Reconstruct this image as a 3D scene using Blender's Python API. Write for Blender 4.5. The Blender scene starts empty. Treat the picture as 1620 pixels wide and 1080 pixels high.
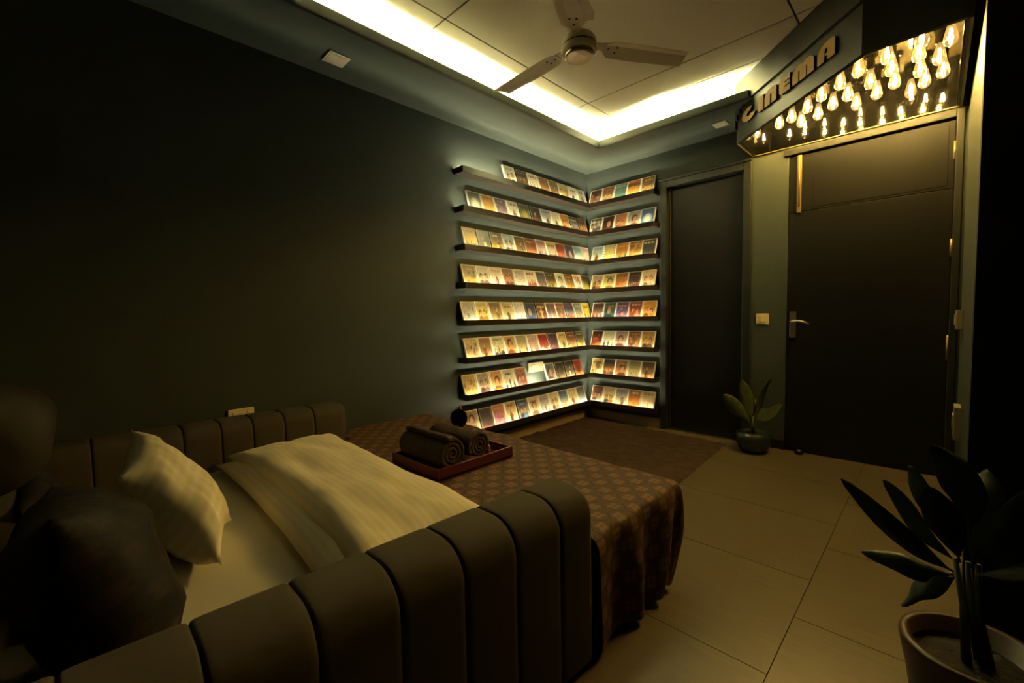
import bpy, bmesh, math, random
from mathutils import Vector, Matrix, noise
random.seed(7)
sc = bpy.context.scene
COL = sc.collection
PI = math.pi

# ------------------------------------------------------------------ camera, world, exposure
cam_d = bpy.data.cameras.new('camera')
cam = bpy.data.objects.new('camera', cam_d)
COL.objects.link(cam)
sc.camera = cam
cam_d.sensor_width = 36.0
cam_d.lens = 684.79 / 1620 * 36
cam_d.clip_start = 0.02
pit, yaw, rol = -0.0584, 0.7752, -0.0187
fw = Vector((-math.sin(yaw) * math.cos(pit), math.cos(yaw) * math.cos(pit), math.sin(pit)))
rt = Vector((math.cos(yaw), math.sin(yaw), 0))
up = rt.cross(fw)
r2 = rt * math.cos(rol) + up * math.sin(rol)
u2 = up * math.cos(rol) - rt * math.sin(rol)
m = Matrix((r2, u2, -fw)).transposed().to_4x4()
m.translation = Vector((2.5735, -3.7483, 1.05))
cam.matrix_world = m

w = bpy.data.worlds.new('world')
sc.world = w
w.use_nodes = True
w.node_tree.nodes['Background'].inputs[0].default_value = (0.6, 0.55, 0.35, 1)
w.node_tree.nodes['Background'].inputs[1].default_value = 0.0
sc.view_settings.view_transform = 'Standard'
sc.view_settings.look = 'None'
sc.view_settings.gamma = 1
sc.view_settings.use_curve_mapping = False
sc.view_settings.exposure = 0.0
E_COVE, E_SHELF, E_FIL = 1080.0, 500.0, 1900.0
WARM = (1.0, 0.92, 0.43)
COOL = (1.0, 0.92, 0.57)
BULB = (1.0, 0.75, 0.28)

# ------------------------------------------------------------------ materials
def lin(c):
    return tuple(((v / 255) / 12.92 if v <= 10 else ((v / 255 + 0.055) / 1.055) ** 2.4) for v in c) + (1.0,)

def mat(name, col, rough=0.6, metal=0.0, bump=0.0, scale=40.0, vary=0.0, spec=0.5, stretch=None, sheen=0.0):
    M = bpy.data.materials.new(name)
    M.use_nodes = True
    nt = M.node_tree
    b = nt.nodes['Principled BSDF']
    b.inputs['Base Color'].default_value = lin(col)
    b.inputs['Roughness'].default_value = rough
    b.inputs['Metallic'].default_value = metal
    b.inputs['Specular IOR Level'].default_value = spec
    if sheen: b.inputs['Sheen Weight'].default_value = sheen
    tc = nt.nodes.new('ShaderNodeTexCoord')
    mp = nt.nodes.new('ShaderNodeMapping')
    nt.links.new(tc.outputs['Object'], mp.inputs['Vector'])
    if stretch: mp.inputs['Scale'].default_value = stretch
    nz = nt.nodes.new('ShaderNodeTexNoise')
    nz.inputs['Scale'].default_value = scale
    nz.inputs['Detail'].default_value = 4
    nt.links.new(mp.outputs['Vector'], nz.inputs['Vector'])
    if vary:
        mx = nt.nodes.new('ShaderNodeMix')
        mx.data_type = 'RGBA'
        c = lin(col)
        mx.inputs[6].default_value = tuple(v * (1 - vary) for v in c[:3]) + (1,)
        mx.inputs[7].default_value = tuple(min(1, v * (1 + vary)) for v in c[:3]) + (1,)
        nt.links.new(nz.outputs['Fac'], mx.inputs[0])
        nt.links.new(mx.outputs[2], b.inputs['Base Color'])
    if bump:
        bp = nt.nodes.new('ShaderNodeBump')
        bp.inputs['Strength'].default_value = bump
        bp.inputs['Distance'].default_value = 0.01
        nt.links.new(nz.outputs['Fac'], bp.inputs['Height'])
        nt.links.new(bp.outputs['Normal'], b.inputs['Normal'])
    return M

def emis(name, col, strength):
    M = bpy.data.materials.new(name)
    M.use_nodes = True
    nt = M.node_tree
    nt.nodes.clear()
    e = nt.nodes.new('ShaderNodeEmission')
    e.inputs[0].default_value = tuple(col) + (1,)
    e.inputs[1].default_value = strength
    o = nt.nodes.new('ShaderNodeOutputMaterial')
    nt.links.new(e.outputs[0], o.inputs[0])
    return M

def math_n(nt, op, a, b=None):
    n = nt.nodes.new('ShaderNodeMath')
    n.operation = op
    for i, v in enumerate((a, b)):
        if v is None: continue
        if isinstance(v, (int, float)): n.inputs[i].default_value = v
        else: nt.links.new(v, n.inputs[i])
    return n.outputs[0]

def throw_mat(name, base, motif, cell):
    M = mat(name, base, rough=0.7, bump=0.0, spec=0.2)
    nt = M.node_tree
    b = nt.nodes['Principled BSDF']
    uv = nt.nodes.new('ShaderNodeUVMap')
    uv.uv_map = 'UVMap'
    sp = nt.nodes.new('ShaderNodeSeparateXYZ')
    nt.links.new(uv.outputs[0], sp.inputs[0])
    k = 1 / cell
    X = math_n(nt, 'MULTIPLY', math_n(nt, 'ADD', sp.outputs[0], sp.outputs[1]), k * 0.7071)
    Y = math_n(nt, 'MULTIPLY', math_n(nt, 'SUBTRACT', sp.outputs[0], sp.outputs[1]), k * 0.7071)
    def cellabs(v):
        return math_n(nt, 'ABSOLUTE', math_n(nt, 'SUBTRACT', math_n(nt, 'FRACT', v), 0.5))
    a, c = cellabs(X), cellabs(Y)
    hi, lo = math_n(nt, 'MAXIMUM', a, c), math_n(nt, 'MINIMUM', a, c)
    dx = math_n(nt, 'SUBTRACT', hi, 0.2)
    d2 = math_n(nt, 'ADD', math_n(nt, 'MULTIPLY', dx, dx), math_n(nt, 'MULTIPLY', lo, lo))
    quat = math_n(nt, 'LESS_THAN', d2, 0.02)
    line = math_n(nt, 'GREATER_THAN', hi, 0.465)
    # small dots at the crossings
    e1, e2 = math_n(nt, 'SUBTRACT', hi, 0.5), math_n(nt, 'SUBTRACT', lo, 0.5)
    dd = math_n(nt, 'ADD', math_n(nt, 'MULTIPLY', e1, e1), math_n(nt, 'MULTIPLY', e2, e2))
    dot = math_n(nt, 'LESS_THAN', dd, 0.012)
    f = math_n(nt, 'MAXIMUM', quat, math_n(nt, 'MULTIPLY', dot, 0.8))
    mx = nt.nodes.new('ShaderNodeMix'); mx.data_type = 'RGBA'
    mx.inputs[6].default_value = lin(base)
    mx.inputs[7].default_value = lin(motif)
    nt.links.new(f, mx.inputs[0])
    m2 = nt.nodes.new('ShaderNodeMix'); m2.data_type = 'RGBA'
    nt.links.new(math_n(nt, 'MULTIPLY', line, 0.75), m2.inputs[0])
    nt.links.new(mx.outputs[2], m2.inputs[6])
    m2.inputs[7].default_value = lin(tuple(v * 0.55 for v in base))
    nt.links.new(m2.outputs[2], b.inputs['Base Color'])
    bp = nt.nodes.new('ShaderNodeBump')
    bp.inputs['Strength'].default_value = 0.35
    bp.inputs['Distance'].default_value = 0.004
    nt.links.new(math_n(nt, 'SUBTRACT', f, line), bp.inputs['Height'])
    nt.links.new(bp.outputs['Normal'], b.inputs['Normal'])
    return M

def stripe_mat(name, col, axis_scale, freq):
    M = mat(name, col, rough=0.75, sheen=0.1)
    nt = M.node_tree
    b = nt.nodes['Principled BSDF']
    uv = nt.nodes.new('ShaderNodeUVMap'); uv.uv_map = 'UVMap'
    sp = nt.nodes.new('ShaderNodeSeparateXYZ')
    nt.links.new(uv.outputs[0], sp.inputs[0])
    s = math_n(nt, 'SINE', math_n(nt, 'MULTIPLY', sp.outputs[1], freq))
    f = math_n(nt, 'GREATER_THAN', s, 0.0)
    mx = nt.nodes.new('ShaderNodeMix'); mx.data_type = 'RGBA'
    c = lin(col)
    mx.inputs[6].default_value = c
    mx.inputs[7].default_value = tuple(v * 0.93 for v in c[:3]) + (1,)
    nt.links.new(f, mx.inputs[0])
    nt.links.new(mx.outputs[2], b.inputs['Base Color'])
    return M

M_wall = mat('wall_paint', (59, 65, 60), 0.5, spec=0.25, bump=0.05, scale=60, vary=0.06)
M_soff = mat('soffit_paint', (60, 66, 60), 0.45, spec=0.3, bump=0.03, scale=30, vary=0.05)
M_ceil = mat('ceiling_panel_paint', (230, 226, 212), 0.5, vary=0.03, scale=3)
M_groove = mat('ceiling_groove', (40, 36, 26), 0.7)
M_void = mat('black_drape_paint', (14, 14, 13), 0.8, spec=0.1)
M_tile = mat('floor_tile_stone', (97, 85, 63), 0.32, vary=0.22, scale=6, stretch=(1.0, 9.0, 1.0), bump=0.03)
M_grout = mat('floor_grout', (70, 60, 44), 0.9)
M_base = mat('skirting_tile', (150, 128, 95), 0.4, vary=0.1, scale=8)
M_door = mat('door_black_lacquer', (19, 18, 16), 0.42, spec=0.16, bump=0.04, scale=14, vary=0.1)
M_frame = mat('door_frame_paint', (29, 30, 27), 0.45, spec=0.3, bump=0.03, scale=25)
M_panel = mat('bronze_gloss_panel', (52, 46, 33), 0.12, spec=0.5)
M_dark = mat('black_gloss', (5, 5, 5), 0.06, spec=0.6)
M_shelf = mat('shelf_black_wood', (38, 30, 24), 0.3, vary=0.25, scale=20, stretch=(1, 1, 8))
M_chrome = mat('brushed_steel', (170, 165, 155), 0.28, metal=1.0)
M_brass = mat('aged_brass', (138, 116, 72), 0.4, metal=0.8)
M_white = mat('white_plastic', (205, 192, 165), 0.4)
M_cream = mat('cream_plastic', (226, 210, 166), 0.45)
M_grey = mat('off_white_plate', (150, 140, 118), 0.5)
M_fan = mat('fan_enamel', (222, 214, 196), 0.3)
M_fand = mat('fan_dark_gap', (40, 36, 28), 0.6)
M_film = mat('crumpled_film', (190, 185, 170), 0.12, bump=0.8, scale=25)
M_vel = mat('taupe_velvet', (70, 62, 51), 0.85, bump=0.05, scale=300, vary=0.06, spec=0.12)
M_vel_shade = mat('shaded_taupe_velvet', (50, 44, 36), 0.9, bump=0.05, scale=300, vary=0.06, spec=0.1)  # arm velvet darkened: shade on the back rolls put into the colour
M_sheet = mat('white_sheet', (196, 188, 168), 0.8, bump=0.06, scale=12)
M_duvet = stripe_mat('striped_cotton', (240, 230, 204), 1, 2 * PI / 0.026)
M_pil = stripe_mat('pillow_cotton', (240, 230, 204), 1, 2 * PI / 0.04)
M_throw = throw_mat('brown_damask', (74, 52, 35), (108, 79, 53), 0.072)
M_throw_shade = throw_mat('shaded_damask', (23, 16, 12), (36, 24, 17), 0.078)  # brown deepened to put the bed head's shade into the colour
M_towel = mat('towel_terry', (70, 58, 46), 0.95, bump=0.9, scale=160, vary=0.25, spec=0.1)
M_tray = mat('red_brown_wood', (84, 30, 18), 0.35, vary=0.25, scale=12, stretch=(1, 8, 1))
M_rug = mat('shaggy_brown_pile', (62, 46, 35), 0.95, bump=1.0, scale=11, vary=0.95, spec=0.1, stretch=(1.0, 1.8, 1))
M_black = mat('black_plastic', (16, 15, 14), 0.3)
M_tan = mat('tan_clay', (165, 125, 80), 0.6)
M_stick = mat('reed_wood', (176, 122, 66), 0.7)
M_board = mat('marquee_board', (39, 42, 37), 0.4, bump=0.03, scale=20, vary=0.08)
M_letter = mat('letter_tan', (232, 190, 126), 0.5)
M_letedge = mat('letter_edge_black', (16, 15, 13), 0.5)
M_trimm = mat('gold_trim', (110, 96, 66), 0.4, metal=0.6)
M_leaf = mat('dark_leaf', (28, 40, 14), 0.45, spec=0.25, vary=0.3, scale=20)
M_leafv = mat('variegated_leaf', (62, 66, 24), 0.45, spec=0.2, vary=0.85, scale=45)
M_stem = mat('plant_stem', (66, 78, 36), 0.5)
M_potg = mat('green_glaze', (42, 56, 42), 0.25, vary=0.2, scale=15)
M_potb = mat('brown_clay', (64, 42, 28), 0.45, vary=0.2, scale=15)
M_soil = mat('soil', (26, 20, 14), 0.95, bump=1, scale=60)
M_casew = mat('clear_case', (206, 198, 170), 0.25)
M_cased = mat('dark_case', (36, 34, 30), 0.25)
M_cove = emis('cove_led', WARM, E_COVE)
M_sled = emis('shelf_led', COOL, E_SHELF)
M_fil = emis('bulb_filament', BULB, E_FIL)

M_glass = bpy.data.materials.new('amber_bulb_glass'); M_glass.use_nodes = True
nt = M_glass.node_tree; nt.nodes.clear()
tr = nt.nodes.new('ShaderNodeBsdfTransparent'); tr.inputs[0].default_value = (1.0, 0.86, 0.55, 1)
gl = nt.nodes.new('ShaderNodeBsdfGlossy'); gl.inputs['Roughness'].default_value = 0.05
gl.inputs[0].default_value = (1, 0.9, 0.7, 1)
em = nt.nodes.new('ShaderNodeEmission'); em.inputs[0].default_value = BULB + (1,); em.inputs[1].default_value = 0.22
fr = nt.nodes.new('ShaderNodeLayerWeight'); fr.inputs[0].default_value = 0.25
mx = nt.nodes.new('ShaderNodeMixShader'); ad = nt.nodes.new('ShaderNodeAddShader')
nt.links.new(fr.outputs['Facing'], mx.inputs[0]); nt.links.new(tr.outputs[0], mx.inputs[1]); nt.links.new(gl.outputs[0], mx.inputs[2])
nt.links.new(mx.outputs[0], ad.inputs[0]); nt.links.new(em.outputs[0], ad.inputs[1])
o_ = nt.nodes.new('ShaderNodeOutputMaterial'); nt.links.new(ad.outputs[0], o_.inputs[0])

M_print = bpy.data.materials.new('cover_print'); M_print.use_nodes = True
nt = M_print.node_tree
at = nt.nodes.new('ShaderNodeAttribute'); at.attribute_name = 'print'
nt.links.new(at.outputs['Color'], nt.nodes['Principled BSDF'].inputs['Base Color'])
nt.nodes['Principled BSDF'].inputs['Roughness'].default_value = 0.3

# ------------------------------------------------------------------ mesh helpers
class MB:
    def __init__(s): s.v, s.f = [], []
    def add(s, vs, fs):
        n = len(s.v); s.v += [tuple(p) for p in vs]; s.f += [tuple(i + n for i in f) for f in fs]; return s
    def box(s, x0, x1, y0, y1, z0, z1):
        vs = [(x, y, z) for x in (x0, x1) for y in (y0, y1) for z in (z0, z1)]
        return s.add(vs, [(0, 1, 3, 2), (4, 6, 7, 5), (0, 4, 5, 1), (2, 3, 7, 6), (0, 2, 6, 4), (1, 5, 7, 3)])
    def lathe(s, prof, c=(0, 0, 0), n=24, scal=None, cap=True):
        k = len(prof); vs = []
        for j in range(n):
            a = 2 * PI * j / n
            q = scal(a) if scal else 1
            for r, z in prof: vs.append((c[0] + r * q * math.cos(a), c[1] + r * q * math.sin(a), c[2] + z))
        fs = [(j * k + i, ((j + 1) % n) * k + i, ((j + 1) % n) * k + i + 1, j * k + i + 1) for j in range(n) for i in range(k - 1)]
        if cap:
            fs.append(tuple(j * k for j in range(n - 1, -1, -1))); fs.append(tuple(j * k + k - 1 for j in range(n)))
        return s.add(vs, fs)
    def tube(s, pts, r, n=8):
        P = [Vector(p) for p in pts]; vs = []; L = len(P)
        rr = r if isinstance(r, (list, tuple)) else [r] * L
        for i, p in enumerate(P):
            t = (P[min(i + 1, L - 1)] - P[max(i - 1, 0)]).normalized()
            a = t.cross(Vector((0, 0, 1)) if abs(t.z) < 0.9 else Vector((1, 0, 0))).normalized(); b = t.cross(a)
            for j in range(n):
                g = 2 * PI * j / n
                vs.append(p + (a * math.cos(g) + b * math.sin(g)) * rr[i])
        fs = [(i * n + j, i * n + (j + 1) % n, (i + 1) * n + (j + 1) % n, (i + 1) * n + j) for i in range(L - 1) for j in range(n)]
        fs += [tuple(range(n - 1, -1, -1)), tuple((L - 1) * n + j for j in range(n))]
        return s.add(vs, fs)
    def prism(s, poly, fn, d0, d1):
        """polygon in 2D extruded; fn(u, v, d) gives the point"""
        n = len(poly)
        vs = [fn(u, v, d0) for u, v in poly] + [fn(u, v, d1) for u, v in poly]
        fs = [tuple(range(n - 1, -1, -1)), tuple(range(n, 2 * n))] + [(i, (i + 1) % n, n + (i + 1) % n, n + i) for i in range(n)]
        return s.add(vs, fs)
    def obj(s, name, material, parent=None, smooth=False, bevel=0.0, fix=True, loc=None):
        me = bpy.data.meshes.new(name)
        if loc: vv = [(p[0] - loc[0], p[1] - loc[1], p[2] - loc[2]) for p in s.v]
        else: vv = s.v
        me.from_pydata(vv, [], s.f)
        if fix:
            b = bmesh.new(); b.from_mesh(me); bmesh.ops.recalc_face_normals(b, faces=b.faces); b.to_mesh(me); b.free()
        me.materials.append(material)
        if smooth:
            for p in me.polygons: p.use_smooth = True
        o = bpy.data.objects.new(name, me); COL.objects.link(o)
        if loc: o.location = loc
        if bevel:
            bv = o.modifiers.new('bevel', 'BEVEL'); bv.width = bevel; bv.segments = 2; bv.limit_method = 'ANGLE'
        if parent is not None: o.parent = parent
        return o

def tag(o, label=None, cat=None, group=None, kind=None):
    if label: o['label'] = label
    if cat: o['category'] = cat
    if group: o['group'] = group
    if kind: o['kind'] = kind
    return o
def thing(name, label, cat, group=None, loc=(0, 0, 0)):
    o = bpy.data.objects.new(name, None); COL.objects.link(o); o.location = loc
    o.empty_display_size = 0.05
    return tag(o, label, cat, group)
def box(name, material, x0, x1, y0, y1, z0, z1, parent=None, bevel=0.0):
    return MB().box(x0, x1, y0, y1, z0, z1).obj(name, material, parent, bevel=bevel)
def struct(name, material, *b, bevel=0.0):
    return tag(box(name, material, *b, bevel=bevel), kind='structure')

# ------------------------------------------------------------------ room shell
ZC, ZS = 2.645, 2.466
DX, DX1, EX, EX1 = 0.80, 1.53, 1.775, 2.665   # openings of the two doors (outer frame lines)
ZD1, ZD2 = 2.205, 2.225
NEAR = -4.7
struct('wall_left', M_wall, -0.1, 0, NEAR, 0.1, 0, 2.75)
wb = tag(MB().box(0, DX, 0, 0.12, 0, 2.75).box(DX, DX1, 0, 0.12, ZD1, 2.75).box(DX1, EX, 0, 0.12, 0, 2.75)
         .box(EX, EX1, 0, 0.12, ZD2, 2.75).box(EX1, 2.78, 0, 0.12, 0, 2.75).obj('wall_back', M_wall), kind='structure')
struct('wall_right', M_wall, 2.68, 2.78, -1.34, 0, 0, 2.75)
struct('wall_recess', M_wall, 2.78, 3.5, -1.34, -1.24, 0, 2.75)
struct('wall_side', M_wall, 3.4, 3.5, NEAR, -1.34, 0, 2.75)
struct('wall_near', M_wall, -0.1, 3.5, NEAR - 0.1, NEAR, 0, 2.75)
struct('wall_behind_door', M_door, 0.7, 2.75, 0.12, 0.16, 0, 2.75)

struct('wall_partition', M_void, 2.645, 3.4, -2.08, -2.03, 0, 2.64)
floor = struct('floor', M_grout, -0.1, 3.5, NEAR, 0.1, -0.06, -0.006)
xs = [-0.1, 1.052, 2.252, 3.45]
for c in range(3):
    off = 0.0 if c < 2 else 0.33
    k = 0
    y1 = -1.18 + 0.605 * 2 + off
    while y1 > NEAR:
        a, b = max(y1 - 0.605, NEAR), min(y1, 0.06)
        if b - a > 0.02:
            box('floor_tile', M_tile, xs[c] + 0.0015, xs[c + 1] - 0.0015, a + 0.0015, b - 0.0015, -0.006, 0.0, parent=floor)
        y1 -= 0.605
# ceiling: slab with separate panels divided by dark grooves
ceil = struct('ceiling', M_groove, -0.1, 3.5, NEAR, 0.1, ZC + 0.006, ZC + 0.08)
cx = [0.0, 0.648, 1.984, 3.4]
cy = [0.0, -0.597, -0.913, -2.249, -3.585, NEAR]
for i in range(3):
    for j in range(5):
        g = 0.005
        box('ceiling_panel', M_ceil, cx[i] + (g if i else 0), cx[i + 1] - g, cy[j + 1] + g, cy[j] - (g if j else 0), ZC, ZC + 0.006, parent=ceil)
# dropped soffit with an upstand lip that hides the cove light
TA, TB, TR, TN = 0.48, -0.51, 2.95, -4.15
LT = 0.018
sf = tag(MB().box(0, TA, NEAR, 0, ZS, ZS + 0.012).box(TA, 1.53, TB, 0, ZS, ZS + 0.012)
         .box(TR, 3.4, NEAR, -1.34, ZS, ZS + 0.012).box(TA, TR, NEAR, TN, ZS, ZS + 0.012)
         .prism([(1.53, -0.51), (1.685, -0.51), (1.545, -0.37), (1.53, -0.37)], lambda u, v, d: (u, v, d), ZS, ZS + 0.012).obj('trim_1', M_soff), kind='structure')
lip = tag(MB().box(TA - LT, TA, TN, TB + LT, ZS + 0.004, ZS + 0.056).box(TA, 1.64, TB, TB + LT, ZS + 0.004, ZS + 0.056)
          .box(TR, TR + LT, TN, -1.34, ZS + 0.004, ZS + 0.056).box(TA, TR, TN - LT, TN, ZS + 0.004, ZS + 0.056)
          .obj('trim_2', M_soff), kind='structure')
bounce_board = tag(MB().box(0.004, TA - LT - 0.002, TN, -0.004, ZS + 0.012, ZS + 0.0135).box(TA - LT - 0.002, 1.53, TB + LT + 0.002, -0.004, ZS + 0.012, ZS + 0.0135).obj('trim_bounce', M_ceil), kind='structure')  # unseen white board, added to bounce cove light onto the ceiling
bead = tag(MB().box(TA - 0.012, TA + 0.008, TN, TB + 0.012, ZS - 0.004, ZS + 0.004).box(TA, 1.64, TB - 0.008, TB + 0.012, ZS - 0.004, ZS + 0.004)
           .obj('trim_3', M_frame), kind='structure')
tag(MB().box(0, 0.012, -2.0, 0, 0, 0.085).obj('baseboard_left', M_base), kind='structure')
tag(MB().box(0.012, DX, -0.012, 0, 0, 0.085).obj('baseboard_back', M_base), kind='structure')
struct('baseboard_column', M_frame, DX1, EX, -0.01, 0, 0, 0.07)

# cove LED strips: short lengths wobbled to make the glow's edge wavy, lying on the soffit behind the lip
def cove(name, label, horiz, a0, a1, edge):
    t = MB(); n = int(abs(a1 - a0) / 0.06); rnd = random.Random(3 if horiz else 5)
    for i in range(n):
        p, q = a0 + (a1 - a0) * i / n, a0 + (a1 - a0) * (i + 0.97) / n
        wob = (0.034 * max(-0.25, 0.15 + noise.noise((i * 0.16, 5.5 if horiz else 2.2, 1))) * (1 if horiz else 0.5) + 0.006 * noise.noise((i * 0.23, 3.1 if horiz else 9.7, 0)) + 0.012 * noise.noise((i * 0.7, 1.3, 4))) * (1 if horiz else -1)
        e0, e1 = edge + wob, edge + wob + 0.012
        z = ZS + 0.016 + 0.004 * noise.noise((i * 0.3, 7.7, 0))
        if horiz: t.add([(p, e0, z), (q, e0, z), (q, e1, z), (p, e1, z)], [(0, 1, 2, 3)])
        else: t.add([(e0, p, z), (e1, p, z), (e1, q, z), (e0, q, z)], [(0, 1, 2, 3)])
    return tag(t.obj(name, M_cove, fix=False), label, 'light strip', kind=None)
cove('cove_light_strip', 'warm LED strip hidden in the ceiling cove along the left wall', False, -0.40, -3.0, 0.434)
cove('cove_light_strip', 'warm LED strip hidden in the ceiling cove along the door wall', True, 0.40, 1.52, -0.476)

# ------------------------------------------------------------------ doors
d1 = tag(MB().box(DX + 0.055, DX1 - 0.055, 0.045, 0.085, 0.008, ZD1 - 0.06).obj('door_1', M_door), kind='structure')
fr1 = MB().box(DX, DX + 0.055, -0.025, 0.1, 0, ZD1).box(DX1 - 0.055, DX1, -0.025, 0.1, 0, ZD1).box(DX + 0.055, DX1 - 0.055, -0.025, 0.1, ZD1 - 0.055, ZD1)
fr1.box(DX + 0.055, DX + 0.07, 0.02, 0.045, 0, ZD1 - 0.055).box(DX1 - 0.07, DX1 - 0.055, 0.02, 0.045, 0, ZD1 - 0.055)
fr1.obj('door_frame', M_frame, d1, bevel=0.004)
box('header_moulding', M_frame, DX - 0.012, DX1, -0.04, -0.0, ZD1, ZD1 + 0.022, parent=d1, bevel=0.004)
box('threshold', M_chrome, DX + 0.055, DX1 - 0.055, -0.01, 0.10, 0.0, 0.008, parent=d1)

d2 = tag(MB().box(EX + 0.004, 2.628, 0.0, 0.04, 0.008, 1.765).box(EX + 0.004, 2.628, 0.0, 0.04, 1.769, 2.165).obj('door_2', M_door, bevel=0.002), kind='structure')
box('upper_panel', M_door, 1.925, 2.60, -0.0025, 0.0, 1.785, 2.145, parent=d2, bevel=0.003)
MB().box(2.63, EX1, -0.018, 0.1, 0, ZD2).box(EX - 0.03, 2.63, -0.018, 0.1, 2.178, ZD2).obj('door_frame', M_frame, d2, bevel=0.004)
bolt = box('tower_bolt', M_brass, 1.828, 1.856, -0.018, -0.001, 1.757, 2.165, parent=d2, bevel=0.003)
MB().tube([(1.842, -0.022, 1.80), (1.842, -0.022, 2.16)], 0.006).obj('bolt_rod', M_brass, bolt, smooth=True)
hp = box('handle_plate', M_chrome, 1.796, 1.838, -0.008, 0.0, 0.852, 1.046, parent=d2, bevel=0.003)
MB().tube([(1.817, -0.006, 0.972), (1.817, -0.045, 0.974), (1.835, -0.055, 0.976), (1.87, -0.055, 0.975), (1.90, -0.052, 0.966), (1.925, -0.046, 0.953)],
          [0.009, 0.009, 0.009, 0.008, 0.007, 0.006]).obj('lever', M_chrome, hp, smooth=True)
for z0, z1 in ((1.935, 2.04), (1.36, 1.465), (0.73, 0.885)):
    MB().tube([(2.628, -0.01, z0), (2.628, -0.01, z1)], 0.008).obj('hinge', M_brass, d2, smooth=True)
stop = MB().lathe([(0.0, 0.0), (0.028, 0.0), (0.03, 0.018), (0.02, 0.034), (0.0, 0.038)], (1.88, -0.05, 0.0), 16, cap=False).obj('door_stopper', M_black, smooth=True)
tag(stop, 'small black domed door stopper on the floor before the wide door', 'door stopper')

# ------------------------------------------------------------------ switch plates, downlights
def plate(name, label, cat, axis, c, w_, h, parts, material=M_cream, th=0.012):
    """axis 'x': on left wall facing +x; 'y': on back wall facing -y; 'r': on right wall facing -x"""
    def P(u, v, d):
        if axis == 'x': return (d, c[1] + u, c[2] + v)
        if axis == 'y': return (c[0] + u, -d, c[2] + v)
        return (2.68 - d, c[1] + u, c[2] + v)
    t = thing(name, label, cat)
    def slab(nm, u0, u1, v0, v1, e0, e1, mt):
        MB().prism([(u0, v0), (u1, v0), (u1, v1), (u0, v1)], P, e0, e1).obj(nm, mt, t, bevel=0.0025)
    slab('face_plate', -w_ / 2, w_ / 2, -h / 2, h / 2, 0, th, material)
    for nm, u0, u1, v0, v1 in parts: slab(nm, u0, u1, v0, v1, th - 0.001, th + 0.005, material)
    return t
plate('light_switch', 'square cream light switch on the wall strip between the two doors', 'switch', 'y', (1.616, 0, 0.992), 0.086, 0.084,
      [('rocker', -0.022, -0.003, -0.026, 0.026), ('rocker', 0.0, 0.022, -0.026, 0.026)])
plate('wall_socket', 'cream socket plate on the left wall just above the padded bed side', 'socket', 'x', (0, -3.148, 0.562), 0.118, 0.072,
      [('insert', -0.04, 0.02, -0.02, 0.02), ('rocker', 0.025, 0.042, -0.02, 0.02)])
plate('wall_plate', 'white blank plate on the wall in the gap of the second lowest DVD shelf', 'switch plate', 'x', (0, -0.83, 0.59), 0.2, 0.085,
      [('insert', -0.07, -0.01, -0.02, 0.02)], M_grey)
plate('switch_box', 'upper cream switch box on the right wall beside the wide door', 'switch box', 'r', (0, -0.32, 0.985), 0.16, 0.105,
      [('rocker', -0.06, -0.01, -0.03, 0.03), ('rocker', 0.01, 0.06, -0.03, 0.03)], M_grey, 0.028)
plate('switch_box', 'lower cream socket box on the right wall beside the wide door', 'switch box', 'r', (0, -0.5, 0.45), 0.14, 0.17,
      [('insert', -0.04, 0.04, -0.04, 0.04)], M_grey, 0.026)
for lab, x, y, s in (('square cream unlit downlight in the soffit above the bed, left of the fan', 0.205, -2.655, 0.058),
                     ('square cream unlit downlight in the soffit near the cinema sign', 1.375, -0.238, 0.05)):
    t = thing('downlight', lab, 'downlight', 'recessed square downlights')
    MB().box(x - s, x + s, y - s, y + s, ZS - 0.008, ZS + 0.0).obj('frame', M_grey, t, bevel=0.003)
    MB().box(x - s * 0.78, x + s * 0.78, y - s * 0.78, y + s * 0.78, ZS - 0.0095, ZS - 0.0075).obj('diffuser', M_grey, t)

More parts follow.
